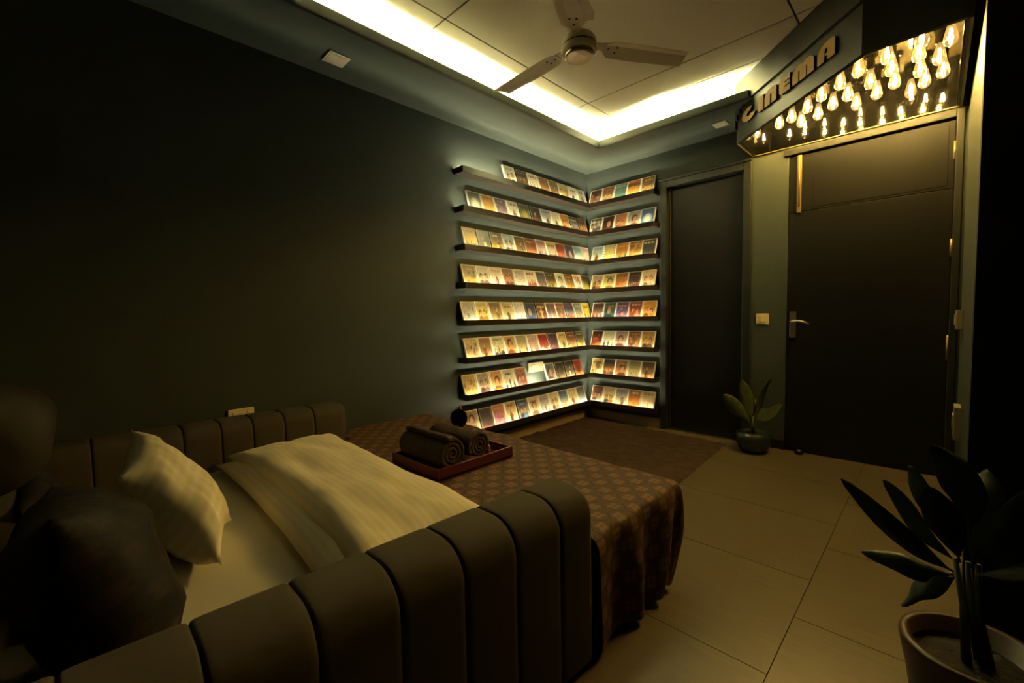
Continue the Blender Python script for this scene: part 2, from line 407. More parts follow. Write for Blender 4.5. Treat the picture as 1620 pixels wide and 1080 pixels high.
# ------------------------------------------------------------------ shelves
SD, SL, SR, SZ0, SDZ, ST = 0.108, 1.705, 0.776, 2.143, 0.2789, 0.045
ORD = ['topmost', 'second', 'third', 'fourth', 'fifth', 'sixth', 'seventh', 'lowest']
for k in range(8):
    z = SZ0 - k * SDZ
    nm = ORD[k] + ('' if k in (0, 7) else ' from the top')
    t = thing('wall_shelf', f'narrow black lipped shelf on the left wall, {nm}, holding DVDs', 'shelf', 'shelves on the left wall')
    box('board', M_shelf, 0, SD - 0.012, -SL + 0.012, 0, z - ST, z - ST + 0.01, parent=t)
    box('front_lip', M_shelf, SD - 0.012, SD, -SL, -SD, z - ST, z, parent=t, bevel=0.0015)
    box('end_cap', M_shelf, 0, SD - 0.012, -SL, -SL + 0.012, z - ST, z, parent=t)
    def strip(horiz):
        s = MB(); n = 16 if not horiz else 7
        for i in range(n):
            if not horiz:
                a, b = -SL + 0.02 + (SL - 0.12) * i / n, -SL + 0.02 + (SL - 0.12) * (i + 0.95) / n
                s.box(SD - 0.021, SD - 0.015, a, b, z - ST + 0.011, z - ST + 0.014)
            else:
                a, b = SD + 0.02 + (SR - SD - 0.04) * i / n, SD + 0.02 + (SR - SD - 0.04) * (i + 0.95) / n
                s.box(a, b, -SD + 0.015, -SD + 0.021, z - ST + 0.011, z - ST + 0.014)
        return s
    strip(False).obj('led_strip', M_sled, t)
    if k == 0:
        MB().tube([(0.02, -1.70, z + 0.004), (0.03, -1.69, z + 0.018), (0.05, -1.685, z + 0.006), (0.06, -1.66, z + 0.012), (0.085, -1.665, z + 0.004), (0.09, -1.5, z - 0.01)], 0.004, 6).obj('led_cable', M_white, t, smooth=True)
    t = thing('wall_shelf', f'short black lipped shelf on the wall beside the narrow door, {nm}', 'shelf', 'shelves beside the narrow door')
    box('board', M_shelf, SD, SR - 0.012, -SD + 0.012, 0, z - ST, z - ST + 0.01, parent=t)
    box('front_lip', M_shelf, SD - 0.012, SR, -SD, -SD + 0.012, z - ST, z, parent=t, bevel=0.0015)
    box('end_cap', M_shelf, SR - 0.012, SR, -SD + 0.012, 0, z - ST, z, parent=t)
    strip(True).obj('led_strip', M_sled, t)

# ------------------------------------------------------------------ DVD covers (flat print as a painted grid)
CW, CH, CT = 0.133, 0.184, 0.014
GX, GY = 15, 21
def blend(a, b, t): return tuple(x * (1 - t) + y * t for x, y in zip(a, b))
def cover_colors(style, top, bot, fig, acc, seed):
    R = random.Random(seed); out = []
    blobs = []       # (cx, cy, rx, ry, colour)
    skin = blend(fig, (225, 170, 120), 0.55)
    if style == 'face':
        x = R.uniform(0.4, 0.6); y = R.uniform(0.5, 0.6)
        blobs += [(x, 0.08, 0.42, 0.26, fig), (x, y + 0.05, 0.24, 0.22, blend(fig, (20, 14, 8), 0.6)), (x + R.uniform(-.05, .05), y - 0.03, 0.17, 0.19, skin)]
    elif style == 'pair':
        for s in (-1, 1):
            x = 0.5 + s * 0.19; y = R.uniform(0.42, 0.55); c = fig if s < 0 else blend(fig, acc, 0.5)
            blobs += [(x, 0.1, 0.24, 0.27, c), (x, y + 0.04, 0.14, 0.14, (38, 26, 18)), (x, y, 0.1, 0.12, skin)]
    elif style == 'group':
        n = R.randint(3, 5)
        for i in range(n):
            x = 0.14 + 0.72 * i / (n - 1); y = R.uniform(0.34, 0.5); c = blend(fig, acc, R.random())
            blobs += [(x, y - 0.24, 0.085, 0.2, c), (x, y, 0.05, 0.06, blend(skin, (60, 40, 25), R.random() * .5))]
    elif style == 'solo':
        x = R.uniform(0.4, 0.62)
        blobs += [(x, 0.25, 0.13, 0.3, fig), (x + 0.09 * R.choice((-1, 1)), 0.34, 0.1, 0.12, acc), (x, 0.62, 0.065, 0.075, skin)]
    elif style == 'land':
        blobs += [(0.3, 0.02, 0.5, 0.16, fig), (0.8, 0.05, 0.35, 0.13, blend(fig, acc, .4)), (0.55, 0.24, 0.05, 0.12, (45, 30, 20))]
    elif style == 'crowd':
        for i in range(16):
            blobs.append((R.random(), R.uniform(0.05, 0.8), R.uniform(.05, .13), R.uniform(.05, .12), blend(blend(fig, acc, R.random()), skin, R.random() * .6)))
    elif style == 'burst':
        blobs += [(0.5, 0.45, 0.34, 0.28, blend(bot, acc, .6)), (0.5, 0.45, 0.2, 0.18, acc)]
    elif style == 'cross':
        blobs += [(0.5, 0.42, 0.06, 0.36, acc), (0.5, 0.52, 0.27, 0.055, acc)]
    ty = R.choice((0.86, 0.84, 0.12, 0.8)); tw = R.uniform(0.25, 0.42)
    for j in range(GY + 1):
        for i in range(GX + 1):
            u, v = i / GX, j / GY
            c = blend(bot, top, min(1, max(0, (v - 0.15) / 0.7)))
            for bx, by, rx, ry, bc in blobs:
                d = ((u - bx) / rx) ** 2 + ((v - by) / ry) ** 2
                if d < 1.1: c = blend(bc, c, max(0, min(1, (d - 0.85) * 4)))
            c = blend(c, (20, 14, 8), 0.22 * (noise.noise((u * 9, v * 11, seed * 3.7)) + 0.25)) if style != 'burst' else c
            if style == 'film' and (u < 0.12 or u > 0.88): c = (30, 26, 20) if j % 3 else (230, 220, 180)
            if abs(v - ty) < 0.04 and abs(u - 0.5) < tw and style not in ('badboys', 'burst') and (i * 7 + seed) % 4: c = acc
            if u < 0.04 or u > 0.96 or v > 0.975: c = blend(c, (215, 205, 175), 0.5)
            out.append(lin(tuple(max(0, min(255, x)) for x in c)))
    return out
def cover_mesh(cols):
    vs = [((i / GX - 0.5) * (CW - 0.008), 0, 0.004 + (CH - 0.008) * j / GY) for j in range(GY + 1) for i in range(GX + 1)]
    fs = [(j * (GX + 1) + i, j * (GX + 1) + i + 1, (j + 1) * (GX + 1) + i + 1, (j + 1) * (GX + 1) + i) for j in range(GY) for i in range(GX)]
    me = bpy.data.meshes.new('cover'); me.from_pydata(vs, [], fs)
    ca = me.color_attributes.new('print', 'FLOAT_COLOR', 'POINT')
    for k, c in enumerate(cols): ca.data[k].color = c
    me.materials.append(M_print)
    return me
case_me = {}
for key, mt in (('w', M_casew), ('d', M_cased)):
    o = MB().box(-CW / 2, CW / 2, 0, CT, 0, CH).obj('dvd_case', mt)
    case_me[key] = o.data
    bpy.data.objects.remove(o)
TILT = math.radians(18.5)
def text_mesh(s, size, name):
    cu = bpy.data.curves.new(name, 'FONT'); cu.body = s; cu.size = size; cu.align_x = 'CENTER'; cu.extrude = 0.0004
    o = bpy.data.objects.new(name, cu); COL.objects.link(o)
    dg = bpy.context.evaluated_depsgraph_get(); me = bpy.data.meshes.new_from_object(o.evaluated_get(dg))
    bpy.data.objects.remove(o); return me
seedn = 0
def dvd(wall, k, a, look, style, top, bot, fig, acc, label, group, kind=None):
    """a: distance along the wall to the case's centre; front local -y"""
    global seedn
    seedn += 1
    R = random.Random(seedn * 13)
    dark = (sum(top) / 3 < 75) if kind is None else kind == 'd'
    o = bpy.data.objects.new('dvd_case', case_me['d' if dark and wall == 'L' else 'w']); COL.objects.link(o)
    tag(o, label, 'DVD', group)
    boost = lambda c: tuple(x * 0.70 for x in c)
    cv = bpy.data.objects.new('cover', cover_mesh(cover_colors(style, boost(top), boost(bot), tuple(x * 0.55 for x in boost(fig)), boost(acc), seedn))); COL.objects.link(cv)
    cv.parent = o; cv.location = (0, -0.0007, 0)
    z = SZ0 - k * SDZ - ST + 0.0105
    til = TILT + R.uniform(-0.02, 0.02)
    off = 0.0035 + CH * math.sin(til) + CT * math.cos(til)   # front foot of the case from the wall
    tw = R.uniform(-0.02, 0.02)
    if wall == 'L':
        o.rotation_euler = (-til, 0, PI / 2 + tw); o.location = (off + 0.002, -a, z)
    else:
        o.rotation_euler = (-til, 0, tw); o.location = (a, -off - 0.002, z)
    if style == 'badboys':
        me = text_mesh('BAD BOYS', 0.031, 'title'); me.materials.append(M_letedge)
        tx = bpy.data.objects.new('title', me); COL.objects.link(tx); tx.parent = o
        tx.rotation_euler = (PI / 2, 0, 0); tx.location = (0, -0.0014, 0.122); tx.scale = (0.88, 1.25, 1)
    return o

W_, C_, K_ = (228, 216, 180), (214, 192, 140), (40, 36, 30)
OR, GD, RD, BR, NV, BL, MV, OL, TL, YL = (214, 124, 44), (196, 146, 60), (150, 46, 30), (104, 66, 36), (44, 52, 92), (120, 160, 190), (150, 118, 130), (110, 98, 58), (40, 90, 92), (226, 192, 60)
LEFT = {
 0: [('white cover with dark lettering and a couple', 'pair', W_, W_, BR, K_), ('dark brown cover with a couple', 'pair', (60, 40, 26), (120, 70, 40), BR, GD), ('cream cover with red title over small figures', 'group', W_, W_, RD, RD), ('golden brown crowded cover', 'crowd', (140, 92, 40), GD, BR, OR), ('dull brown cover with pinkish figure', 'solo', (110, 84, 54), (150, 100, 66), (190, 120, 90), GD), ('pale yellow cover with small tan figures', 'crowd', (226, 204, 130), YL, GD, C_), ('white cover with one leaning dark figure', 'solo', W_, W_, (70, 64, 56), K_), ('white cover with dark tower shape', 'solo', W_, W_, (70, 54, 40), (60, 50, 40))],
 1: [('grey cover in a pale frame', 'burst', (92, 92, 76), (150, 150, 120), C_, W_), ('orange gold cover with dark lettering', 'text', (206, 146, 50), (220, 170, 70), BR, (110, 50, 20)), ('purple cover with pale emblem', 'crowd', (112, 84, 112), MV, MV, C_), ('cream cover with a woman in pink', 'solo', W_, W_, (190, 90, 100), (120, 60, 50)), ('dark olive cover with golden emblem', 'burst', (52, 54, 36), (76, 80, 44), OL, (150, 130, 50)), ('near black cover with a standing woman', 'solo', (44, 34, 26), (60, 44, 32), (150, 100, 70), RD), ('pale grey blue cover with a dark silhouette', 'solo', (150, 156, 160), W_, K_, K_), ('cream cover with a man and dark lettering', 'solo', W_, C_, (90, 80, 60), K_), ('orange yellow cover with a couple', 'pair', (206, 136, 44), GD, (150, 80, 40), W_), ('dark slate cover with white title low down', 'crowd', (46, 48, 48), (90, 90, 88), (60, 60, 58), W_), ('dark brown cover with orange faces', 'pair', (46, 32, 24), OR, (140, 76, 34), OR)],
 2: [('golden yellow cover with three pale faces', 'group', (206, 160, 76), YL, (190, 130, 60), BR), ('black cover with man and pale title', 'solo', (46, 44, 36), (80, 76, 56), (130, 90, 50), C_), ('dark topped cover over a bright orange scene', 'solo', (56, 46, 36), (236, 170, 40), (60, 40, 20), C_), ('pale blue cover with two dark heads', 'pair', (166, 190, 190), W_, (60, 50, 46), W_), ('brown olive cover with dim standing figure', 'solo', (100, 80, 52), (150, 110, 60), (130, 90, 50), OL), ('red brown crowded cover', 'crowd', (96, 52, 32), (180, 110, 60), RD, GD), ('pale cover with blue title and red figures', 'group', (170, 130, 120), W_, (160, 60, 40), (60, 60, 120)), ('cream cover with four suited figures', 'group', C_, W_, (80, 60, 44), BR), ('red cover with a white dressed group', 'group', (140, 60, 40), (190, 90, 60), W_, RD), ('navy cover with a cartoon animal', 'face', (50, 60, 92), NV, (220, 170, 90), W_), ('sky blue cover with yellow lettering', 'text', (120, 170, 196), (230, 226, 170), BL, YL), ('pinkish white cover with people below', 'group', (196, 170, 160), W_, (190, 110, 80), (120, 60, 60))],
 3: [('olive gold crowded cover', 'crowd', (140, 116, 60), (200, 166, 70), OL, GD), ('white cover with two heads', 'pair', W_, W_, (190, 130, 96), (120, 60, 50)), ('white cover with tall figure and pink blocks', 'solo', W_, W_, (90, 70, 60), (220, 140, 140)), ('red brown cover with a dancing couple', 'pair', (150, 110, 80), (210, 160, 110), (160, 50, 30), K_), ('lilac cream cover with reclining figure', 'land', (200, 186, 176), W_, C_, (190, 150, 140)), ('cream cover with red title band and men', 'group', W_, (220, 190, 140), (150, 60, 40), (130, 40, 30)), ('dark grey cover with red action scene', 'crowd', (76, 76, 80), (120, 110, 100), (150, 50, 30), K_), ('black cover with three yellow faces', 'group', (50, 40, 24), (150, 130, 40), (60, 60, 20), YL), ('pale green cover with one man', 'face', (196, 204, 170), W_, (150, 170, 150), W_), ('brown cover with gold seated figure', 'solo', (90, 66, 36), GD, (200, 150, 60), OR), ('white cover with man in white shirt', 'face', (226, 206, 180), W_, (226, 200, 170), (180, 60, 40)), ('black cover with yellow faces beside the corner', 'group', (50, 38, 20), (200, 180, 50), (80, 70, 20), YL)],
 4: [('grey white collage cover', 'crowd', (170, 170, 156), (190, 190, 180), (110, 116, 120), W_), ('yellow cover with buildings and two people', 'pair', (206, 180, 110), YL, (170, 120, 40), (140, 90, 30)), ('brown cover with a man in cream', 'solo', (130, 104, 64), (180, 150, 90), (200, 170, 120), BR), ('cream cover with man over large letters', 'solo', (196, 176, 110), C_, (110, 100, 66), (90, 76, 40)), ('pale mauve cover with a shoe shape', 'land', (206, 190, 176), (220, 206, 190), MV, (140, 90, 70)), ('navy cover with a pale blue face', 'face', (44, 50, 62), (70, 80, 110), (90, 110, 150), NV), ('maroon cover with a golden cross', 'cross', (96, 50, 34), (120, 70, 40), GD, (236, 200, 110)), ('grey red cover with a group', 'group', (120, 90, 90), (170, 150, 140), (150, 60, 70), W_), ('olive brown cover with a pink dancer', 'solo', (112, 90, 54), (150, 110, 80), (200, 130, 110), (220, 120, 130)), ('navy cover with an orange group', 'group', (46, 50, 84), (200, 190, 190), OR, (220, 110, 50)), ('blue and yellow cover with a family', 'group', (110, 130, 150), (230, 200, 120), (220, 160, 80), W_), ('bright yellow cover with three heads', 'group', (236, 196, 40), (240, 206, 70), (230, 220, 190), K_)],
 5: [('tan cover with a crowd', 'crowd', (190, 160, 106), (200, 160, 100), BR, C_), ('brown cover with man and red car', 'solo', (130, 100, 56), (170, 130, 70), (80, 60, 40), RD), ('cream cover with four black figures', 'group', (216, 200, 150), C_, K_, K_), ('cream cover with red title and a man', 'face', (206, 170, 120), (226, 180, 90), (190, 80, 40), RD), ('teal gold cover with three people', 'group', (150, 146, 110), (210, 170, 100), TL, OR), ('pink cover with red dressed people', 'group', (206, 160, 140), (220, 180, 150), (180, 60, 60), W_), ('red cover with a group', 'group', (170, 50, 44), (190, 70, 60), (200, 130, 90), W_), ('dark navy cover with red figures', 'crowd', (66, 44, 52), (110, 60, 60), RD, NV), ('yellow cream cover with a thin figure', 'solo', (210, 184, 110), (220, 190, 120), GD, BR), ('dark maroon cover with gold foot', 'land', (92, 56, 40), (190, 130, 70), GD, OR), ('black cover with gold lettering beside the corner', 'land', (60, 52, 34), (210, 170, 80), OL, W_)],
 6: [('tan cover with a faded crowd', 'crowd', (190, 156, 90), (220, 170, 90), BR, GD), ('mauve cover with an embracing couple', 'pair', (176, 156, 136), (220, 196, 160), (110, 60, 44), (200, 130, 100)), ('orange cover with a bearded head', 'face', (200, 146, 80), (230, 190, 120), (200, 100, 40), OR), ('cream cover with dark silhouettes', 'group', (216, 200, 160), W_, (80, 70, 60), K_), ('red cover with a couple in white', 'pair', (190, 130, 90), (150, 50, 36), (220, 200, 180), RD),
     ('blue grey cover with a woman', 'face', (96, 104, 110), (150, 120, 96), (110, 60, 40), W_), ('black cover with gold scene', 'crowd', (40, 36, 26), (100, 84, 40), (90, 66, 30), K_), ('black cover in a white edge', 'solo', (50, 46, 40), (150, 120, 80), (150, 110, 70), W_), ('red cover with a dark arch', 'burst', (150, 40, 26), (200, 100, 50), K_, (70, 40, 30))],
 7: [('pale orange cover half hidden', 'face', (190, 150, 110), C_, (190, 110, 60), OR), ('dark grey cover with a red flame', 'land', (74, 60, 50), (80, 56, 44), (180, 60, 40), (120, 50, 40)), ('purple red crowded cover', 'crowd', (170, 110, 70), (200, 110, 150), (150, 60, 90), OR), ('yellow cover with black swirling dancer', 'solo', (190, 150, 90), (236, 210, 140), K_, RD), ('navy cover with two figures', 'pair', (52, 56, 70), (210, 170, 80), NV, BL), ('cream brown cover with a portrait', 'face', (216, 180, 130), (236, 220, 180), (196, 140, 80), RD), ('lilac cover with a group', 'group', (176, 156, 150), W_, (110, 60, 50), MV), ('cream cover with two faces', 'pair', (206, 176, 110), (230, 210, 160), (130, 90, 60), C_), ('blue cover with a sunset', 'land', (80, 96, 140), (226, 190, 120), (150, 110, 60), GD), ('cream cover with red dancer', 'solo', (220, 196, 130), (236, 214, 150), (200, 120, 60), RD), ('grey cover with a red band', 'text', (90, 92, 88), (180, 180, 176), RD, (150, 60, 50))],
}
LY0 = [1.222, 1.612, 1.667, 1.683, 1.70, 1.677, 1.704, 1.69]
NUM = ['first', 'second', 'third', 'fourth', 'fifth', 'sixth', 'seventh', 'eighth', 'ninth', 'tenth', 'eleventh', 'twelfth']
for k, row in LEFT.items():
    n = len(row)
    for i, (look, style, tp, bt, fg, ac) in enumerate(row):
        if k == 6 and i >= 5: a = 0.731 - 0.1425 * (i - 5) - CW / 2
        else:
            end = {0: 0.072, 1: 0.066, 2: 0.01, 3: 0.01, 4: 0.01, 5: 0.127, 6: 0.0, 7: 0.111}[k]
            stp = (LY0[k] - end) / n if k != 6 else 0.142
            a = LY0[k] - stp * i - CW / 2 - 0.004
        dvd('L', k, a, look, style, tp, bt, fg, ac, f'{look}, {NUM[i]} from the left, {ORD[k]} left wall shelf', f'DVDs on the {ORD[k]} left wall shelf')
RIGHT = {
 0: [('dark multicoloured crowded cover', 'crowd', (70, 46, 36), (150, 110, 110), RD, YL), ('brown gold cover with a couple', 'pair', (120, 66, 34), (236, 206, 130), (210, 170, 110), OR), ('teal cover with dark waves', 'land', (110, 140, 120), (90, 130, 110), (40, 70, 60), W_), ('orange cover titled BAD BOYS', 'badboys', (206, 120, 50), (240, 180, 70), BR, (90, 40, 20)), ('brown gold cover with two faces', 'pair', (110, 70, 34), (236, 190, 90), (190, 120, 50), YL)],
 1: [('black cover with white figures', 'crowd', (46, 46, 44), (70, 70, 68), (150, 150, 140), W_), ('dark brown cover with an orange face', 'face', (56, 34, 24), (80, 46, 30), (120, 66, 36), OR), ('orange brown cover with faces', 'pair', (180, 120, 80), (230, 140, 50), (150, 80, 50), OR), ('pale blue cover with a woman', 'face', (140, 170, 190), (226, 190, 130), (170, 80, 40), (190, 120, 60)), ('blue cover with a white burst', 'burst', (50, 84, 130), (80, 120, 160), BL, (240, 236, 200))],
 2: [('pale cover with a red umbrella', 'solo', (150, 190, 200), (236, 226, 150), (220, 130, 60), RD), ('yellow cover with film edges', 'film', (216, 196, 130), (236, 200, 80), GD, BR), ('orange titled multicoloured cover', 'group', (206, 110, 30), (150, 140, 50), (80, 50, 70), YL), ('brown orange cover with a crowd', 'crowd', (100, 56, 34), (240, 180, 70), (200, 110, 40), YL), ('black cover with pale lettering', 'land', (42, 38, 36), (60, 50, 44), (90, 70, 50), C_)],
 3: [('grey orange cover with dark wings', 'pair', (170, 150, 130), (240, 180, 70), (60, 46, 36), OR), ('yellow cover with a capped man', 'face', (216, 190, 90), (236, 220, 120), (200, 160, 60), (120, 120, 100)), ('yellow and red cartoon cover', 'crowd', (150, 110, 40), (220, 110, 40), YL, RD), ('dark brown cover with a row of figures', 'group', (60, 46, 36), (90, 60, 44), RD, (120, 80, 50)), ('cream cover with a reclining pair', 'pair', (216, 186, 140), (240, 210, 150), (190, 110, 60), W_)],
 4: [('maroon cover with pale figures', 'group', (84, 44, 36), (190, 170, 150), (180, 150, 130), RD), ('teal cover with a man in profile', 'face', (44, 92, 92), (70, 90, 84), (40, 60, 60), OR), ('purple blue cover with a figure', 'solo', (76, 66, 110), (130, 90, 120), (110, 110, 170), OR), ('red cover with dancers', 'pair', (150, 40, 34), (190, 80, 50), (210, 110, 80), W_), ('orange yellow cover with two people', 'pair', (210, 150, 60), (240, 150, 40), (160, 60, 30), YL)],
 5: [('black and red cover with white title', 'crowd', (60, 26, 20), (220, 80, 30), RD, OR), ('cream cover with lettering above a group', 'group', (206, 196, 150), (226, 216, 170), (110, 80, 50), K_), ('grey pink cover with one man', 'face', (150, 136, 126), (220, 180, 150), (150, 80, 60), (190, 130, 110)), ('brown cover with soldiers', 'crowd', (96, 66, 44), (130, 84, 50), BR, OR), ('gold cover with two suited men', 'pair', (170, 126, 60), (206, 150, 60), K_, (110, 70, 30))],
 6: [('yellow cover with small figures low down', 'crowd', (214, 180, 80), (226, 206, 140), GD, BR), ('black cover over an orange scene', 'group', (54, 46, 44), (240, 160, 40), RD, K_), ('mauve cover with a woman looking down', 'face', (150, 116, 90), (230, 130, 40), (110, 50, 30), OR), ('olive cream cover with tall figures', 'group', (146, 130, 90), (210, 180, 90), (200, 190, 150), OL), ('dark cover with a seated man', 'solo', (70, 52, 40), (190, 130, 60), K_, BR)],
 7: [('rose brown cover with two faces', 'pair', (130, 70, 56), (206, 160, 120), (180, 130, 110), W_), ('cream collage cover with dark heads', 'pair', (196, 170, 120), (236, 210, 130), (50, 40, 34), OR), ('grey purple cover with a figure', 'solo', (140, 126, 136), (190, 160, 100), (90, 76, 60), OL), ('orange brown cover with a house', 'land', (150, 92, 30), (220, 120, 40), OR, C_), ('pale cover with sunset and dark title', 'land', (206, 170, 120), (236, 200, 150), (110, 50, 30), K_)],
}
RX0 = [0.063, 0.068, 0.088, 0.08, 0.088, 0.041, 0.03, 0.06]
for k, row in RIGHT.items():
    for i, (look, style, tp, bt, fg, ac) in enumerate(row):
        stp = 0.1395
        a = max(RX0[k], 0.075) + 0.006 + stp * 0.985 * i + CW / 2 - 0.008
        dvd('R', k, a, look, style, tp, bt, fg, ac, f'{look}, {NUM[i]} from corner, {ORD[k]} shelf beside narrow door', f'DVDs on the {ORD[k]} shelf beside the narrow door', kind='w')

# ------------------------------------------------------------------ cinema marquee
FL, FM, FR, BL_, BR_ = (1.53, -0.37), (2.291, -1.09), (2.652, -1.105), (1.53, -0.001), (2.652, -0.001)
MZ0, MZI, MZ1 = 2.24, 2.535, ZC - 0.001
mq = thing('cinema_marquee', 'angled dark cinema sign box full of glowing filament bulbs above the wide door', 'sign')
TH = 0.02
def wallseg(name, p, q, inward, z0, z1, mt):
    p, q = Vector((p[0], p[1], 0)), Vector((q[0], q[1], 0)); n = Vector(inward).normalized() * TH
    vs = [p, q, q + n, p + n]; vs = [Vector((v.x, v.y, z0)) for v in vs] + [Vector((v.x, v.y, z1)) for v in vs]
    return MB().add(vs, [(0, 1, 2, 3), (4, 5, 6, 7), (0, 1, 5, 4), (1, 2, 6, 5), (2, 3, 7, 6), (3, 0, 4, 7)]).obj(name, mt, mq)
du = Vector((FM[0] - FL[0], FM[1] - FL[1], 0)); FLEN = du.length; du.normalize()
dn = Vector((-du.y, du.x, 0)) * -1     # outwards, towards the room
if dn.y > 0: dn = -dn
wallseg('sign_face', FL, FM, -dn, MZ0, MZ1, M_board)
wallseg('front_face', FM, FR, (0, 1, 0), MZ0, MZ1, M_board)
wallseg('side_face', FL, BL_, (1, 0, 0), MZ0, MZ1, M_board)
wallseg('side_face', FR, BR_, (-1, 0, 0), MZ0, MZ1, M_board)
ipoly = [(FL[0] + 0.02, FL[1] + 0.01), (FM[0], FM[1] + 0.022), (FR[0] - 0.02, FR[1] + 0.022), (BR_[0] - 0.02, -0.006), (BL_[0] + 0.02, -0.006)]
MB().prism(ipoly, lambda u, v, d: (u, v, d), MZI, MZI + 0.012).obj('gloss_panel', M_panel, mq)
box('gloss_back_panel', M_dark, 1.55, 2.632, -0.010, -0.001, MZ0, MZI, parent=mq)
box('gloss_side_panel', M_dark, 1.551, 1.557, -0.36, -0.010, MZ0 + 0.002, MZI, parent=mq)
box('gloss_side_panel', M_dark, 2.626, 2.632, -1.08, -0.010, MZ0, MZI, parent=mq)
# thin metal edging along the bottom rim
rim = [(BL_[0], -0.02), BL_, BR_, (BR_[0], -0.02)]
MB().box(1.53, 2.652, -0.012, -0.001, MZ0 - 0.006, MZ0).box(1.53, 1.538, -0.37, -0.012, MZ0 - 0.006, MZ0).box(2.642, 2.652, -1.10, -0.012, MZ0 - 0.006, MZ0).obj('bottom_trim', M_trimm, mq)
# stepped raised plate and lettering on the long face
o0 = Vector((FL[0], FL[1], 0))
def FP(u, v, d): p = o0 + du * u + dn * d; return (p.x, p.y, v)
plate_poly = [(0.0, 2.335), (0.006, 2.335), (0.006, 2.39), (0.024, 2.39), (0.024, 2.425), (0.055, 2.425), (0.055, 2.452), (0.09, 2.452), (0.09, 2.475),
              (FLEN - 0.002, 2.478), (FLEN - 0.002, 2.643), (0.0, 2.643)]
spl = MB().prism(plate_poly, FP, 0.006, 0.014).obj('upper_board', M_board, mq)
MB().prism([(u + (0.004 if 0.003 < u < 0.2 else 0.0), v - (0.005 if v < 2.6 else 0.0)) for u, v in plate_poly], FP, 0.0, 0.006).obj('board_shade_line', M_letedge, spl)  # black layer added to draw the shaded lower edge as a dark line
def arc(cx_, cy_, rx, ry, a0, a1, n=10):
    return [(cx_ + rx * math.cos(math.radians(a0 + (a1 - a0) * i / n)), cy_ + ry * math.sin(math.radians(a0 + (a1 - a0) * i / n))) for i in range(n + 1)]
H = 0.092
def sc_(pts, x0, w): return [(x0 + p[0] * w, 2.328 + p[1] * H) for p in pts]
Cg = arc(0.5, 0.47, 0.5, 0.47, 62, 345, 22) + arc(0.52, 0.48, 0.16, 0.17, 330, 60, 12)
Ig = [(0, 0), (1, 0), (1, 1), (0, 1)]
Ng = [(0, 0), (0, 0.5)] + arc(0.5, 0.55, 0.5, 0.45, 180, 90, 8) + arc(0.82, 0.82, 0.18, 0.18, 90, 0, 4) + [(1, 0), (0.6, 0), (0.6, 0.6)] + arc(0.53, 0.6, 0.07, 0.07, 0, 180, 5) + [(0.46, 0)]
Eg = [(1, 0), (1, 0.34), (0.5, 0.34), (0.5, 0.42), (0.95, 0.42), (0.95, 0.62), (0.5, 0.62), (0.5, 0.7), (1, 0.7), (1, 1), (0.5, 1)] + arc(0.5, 0.6, 0.5, 0.4, 90, 180, 8) + arc(0.32, 0.3, 0.32, 0.3, 180, 270, 6)
Mg = [(0, 0), (0, 0.6)] + arc(0.3, 0.6, 0.3, 0.38, 180, 70, 7) + [(0.5, 0.88)] + arc(0.74, 0.62, 0.26, 0.38, 110, 0, 8) + [(1, 0), (0.71, 0), (0.71, 0.62), (0.655, 0.62), (0.655, 0), (0.345, 0), (0.345, 0.62), (0.29, 0.62), (0.29, 0)]
Ag = [(0, 0), (0, 0.45)] + arc(0.62, 0.45, 0.62, 0.55, 180, 95, 9) + arc(0.85, 0.85, 0.15, 0.15, 90, 0, 4) + [(1, 0), (0.56, 0), (0.56, 0.28), (0.45, 0.28), (0.45, 0.4), (0.56, 0.4), (0.56, 0.66), (0.47, 0.66), (0.42, 0.55), (0.40, 0)]
for ch, (g, x0, wd) in dict(C=(Cg, 0.078, 0.125), I=(Ig, 0.262, 0.052), N=(Ng, 0.338, 0.114), E=(Eg, 0.478, 0.094), M=(Mg, 0.594, 0.166), A=(Ag, 0.786, 0.117)).items():
    if ch == 'I': x0 = 0.274
    if ch == 'C': wd = 0.15; x0 = 0.09
    lt = MB().prism(sc_(g, x0, wd), FP, 0.0, 0.014).obj('letter', M_letedge, mq)
    MB().prism(sc_(g, x0, wd), FP, 0.0140, 0.0155).obj('letter_front', M_letter, lt)
# bulbs (grid position of each pear shaped bulb)
BP = [(1.586, -0.1), (1.63, -0.076), (1.744, -0.156), (1.83, -0.211), (1.859, -0.077), (1.938, -0.306), (1.966, -0.126), (2.032, -0.429), (2.061, -0.23), (2.136, -0.519), (2.147, -0.309), (2.168, -0.117), (2.228, -0.616), (2.262, -0.402), (2.276, -0.205), (2.353, -0.671), (2.361, -0.49), (2.363, -0.296), (2.425, -0.08), (2.472, -0.569), (2.472, -0.361), (2.486, -0.73), (2.488, -0.179), (2.549, -0.454), (2.565, -0.25), (2.588, -0.644)]
inn = Vector((-dn.x, -dn.y, 0)) * (TH + 0.004)
MB().add([o0 + du * 0.03 + inn + Vector((0, 0, z)) for z in (MZ0 + 0.002, MZI)] + [o0 + du * (FLEN - 0.02) + inn + Vector((0, 0, z)) for z in (MZ0 + 0.002, MZI)]
         + [o0 + du * 0.03 + inn * 1.2 + Vector((0, 0, z)) for z in (MZ0 + 0.002, MZI)] + [o0 + du * (FLEN - 0.02) + inn * 1.2 + Vector((0, 0, z)) for z in (MZ0 + 0.002, MZI)],
         [(0, 2, 3, 1), (4, 5, 7, 6), (0, 1, 5, 4), (2, 6, 7, 3), (0, 4, 6, 2), (1, 3, 7, 5)]).obj('gloss_front_panel', M_dark, mq)
gprof = [(0.0, -0.070), (0.014, -0.068), (0.026, -0.058), (0.032, -0.044), (0.0335, -0.030), (0.031, -0.010), (0.026, 0.014), (0.020, 0.038), (0.0165, 0.058), (0.0165, 0.068)]
gprof = [(a * 0.84, b * 0.82) for a, b in gprof]
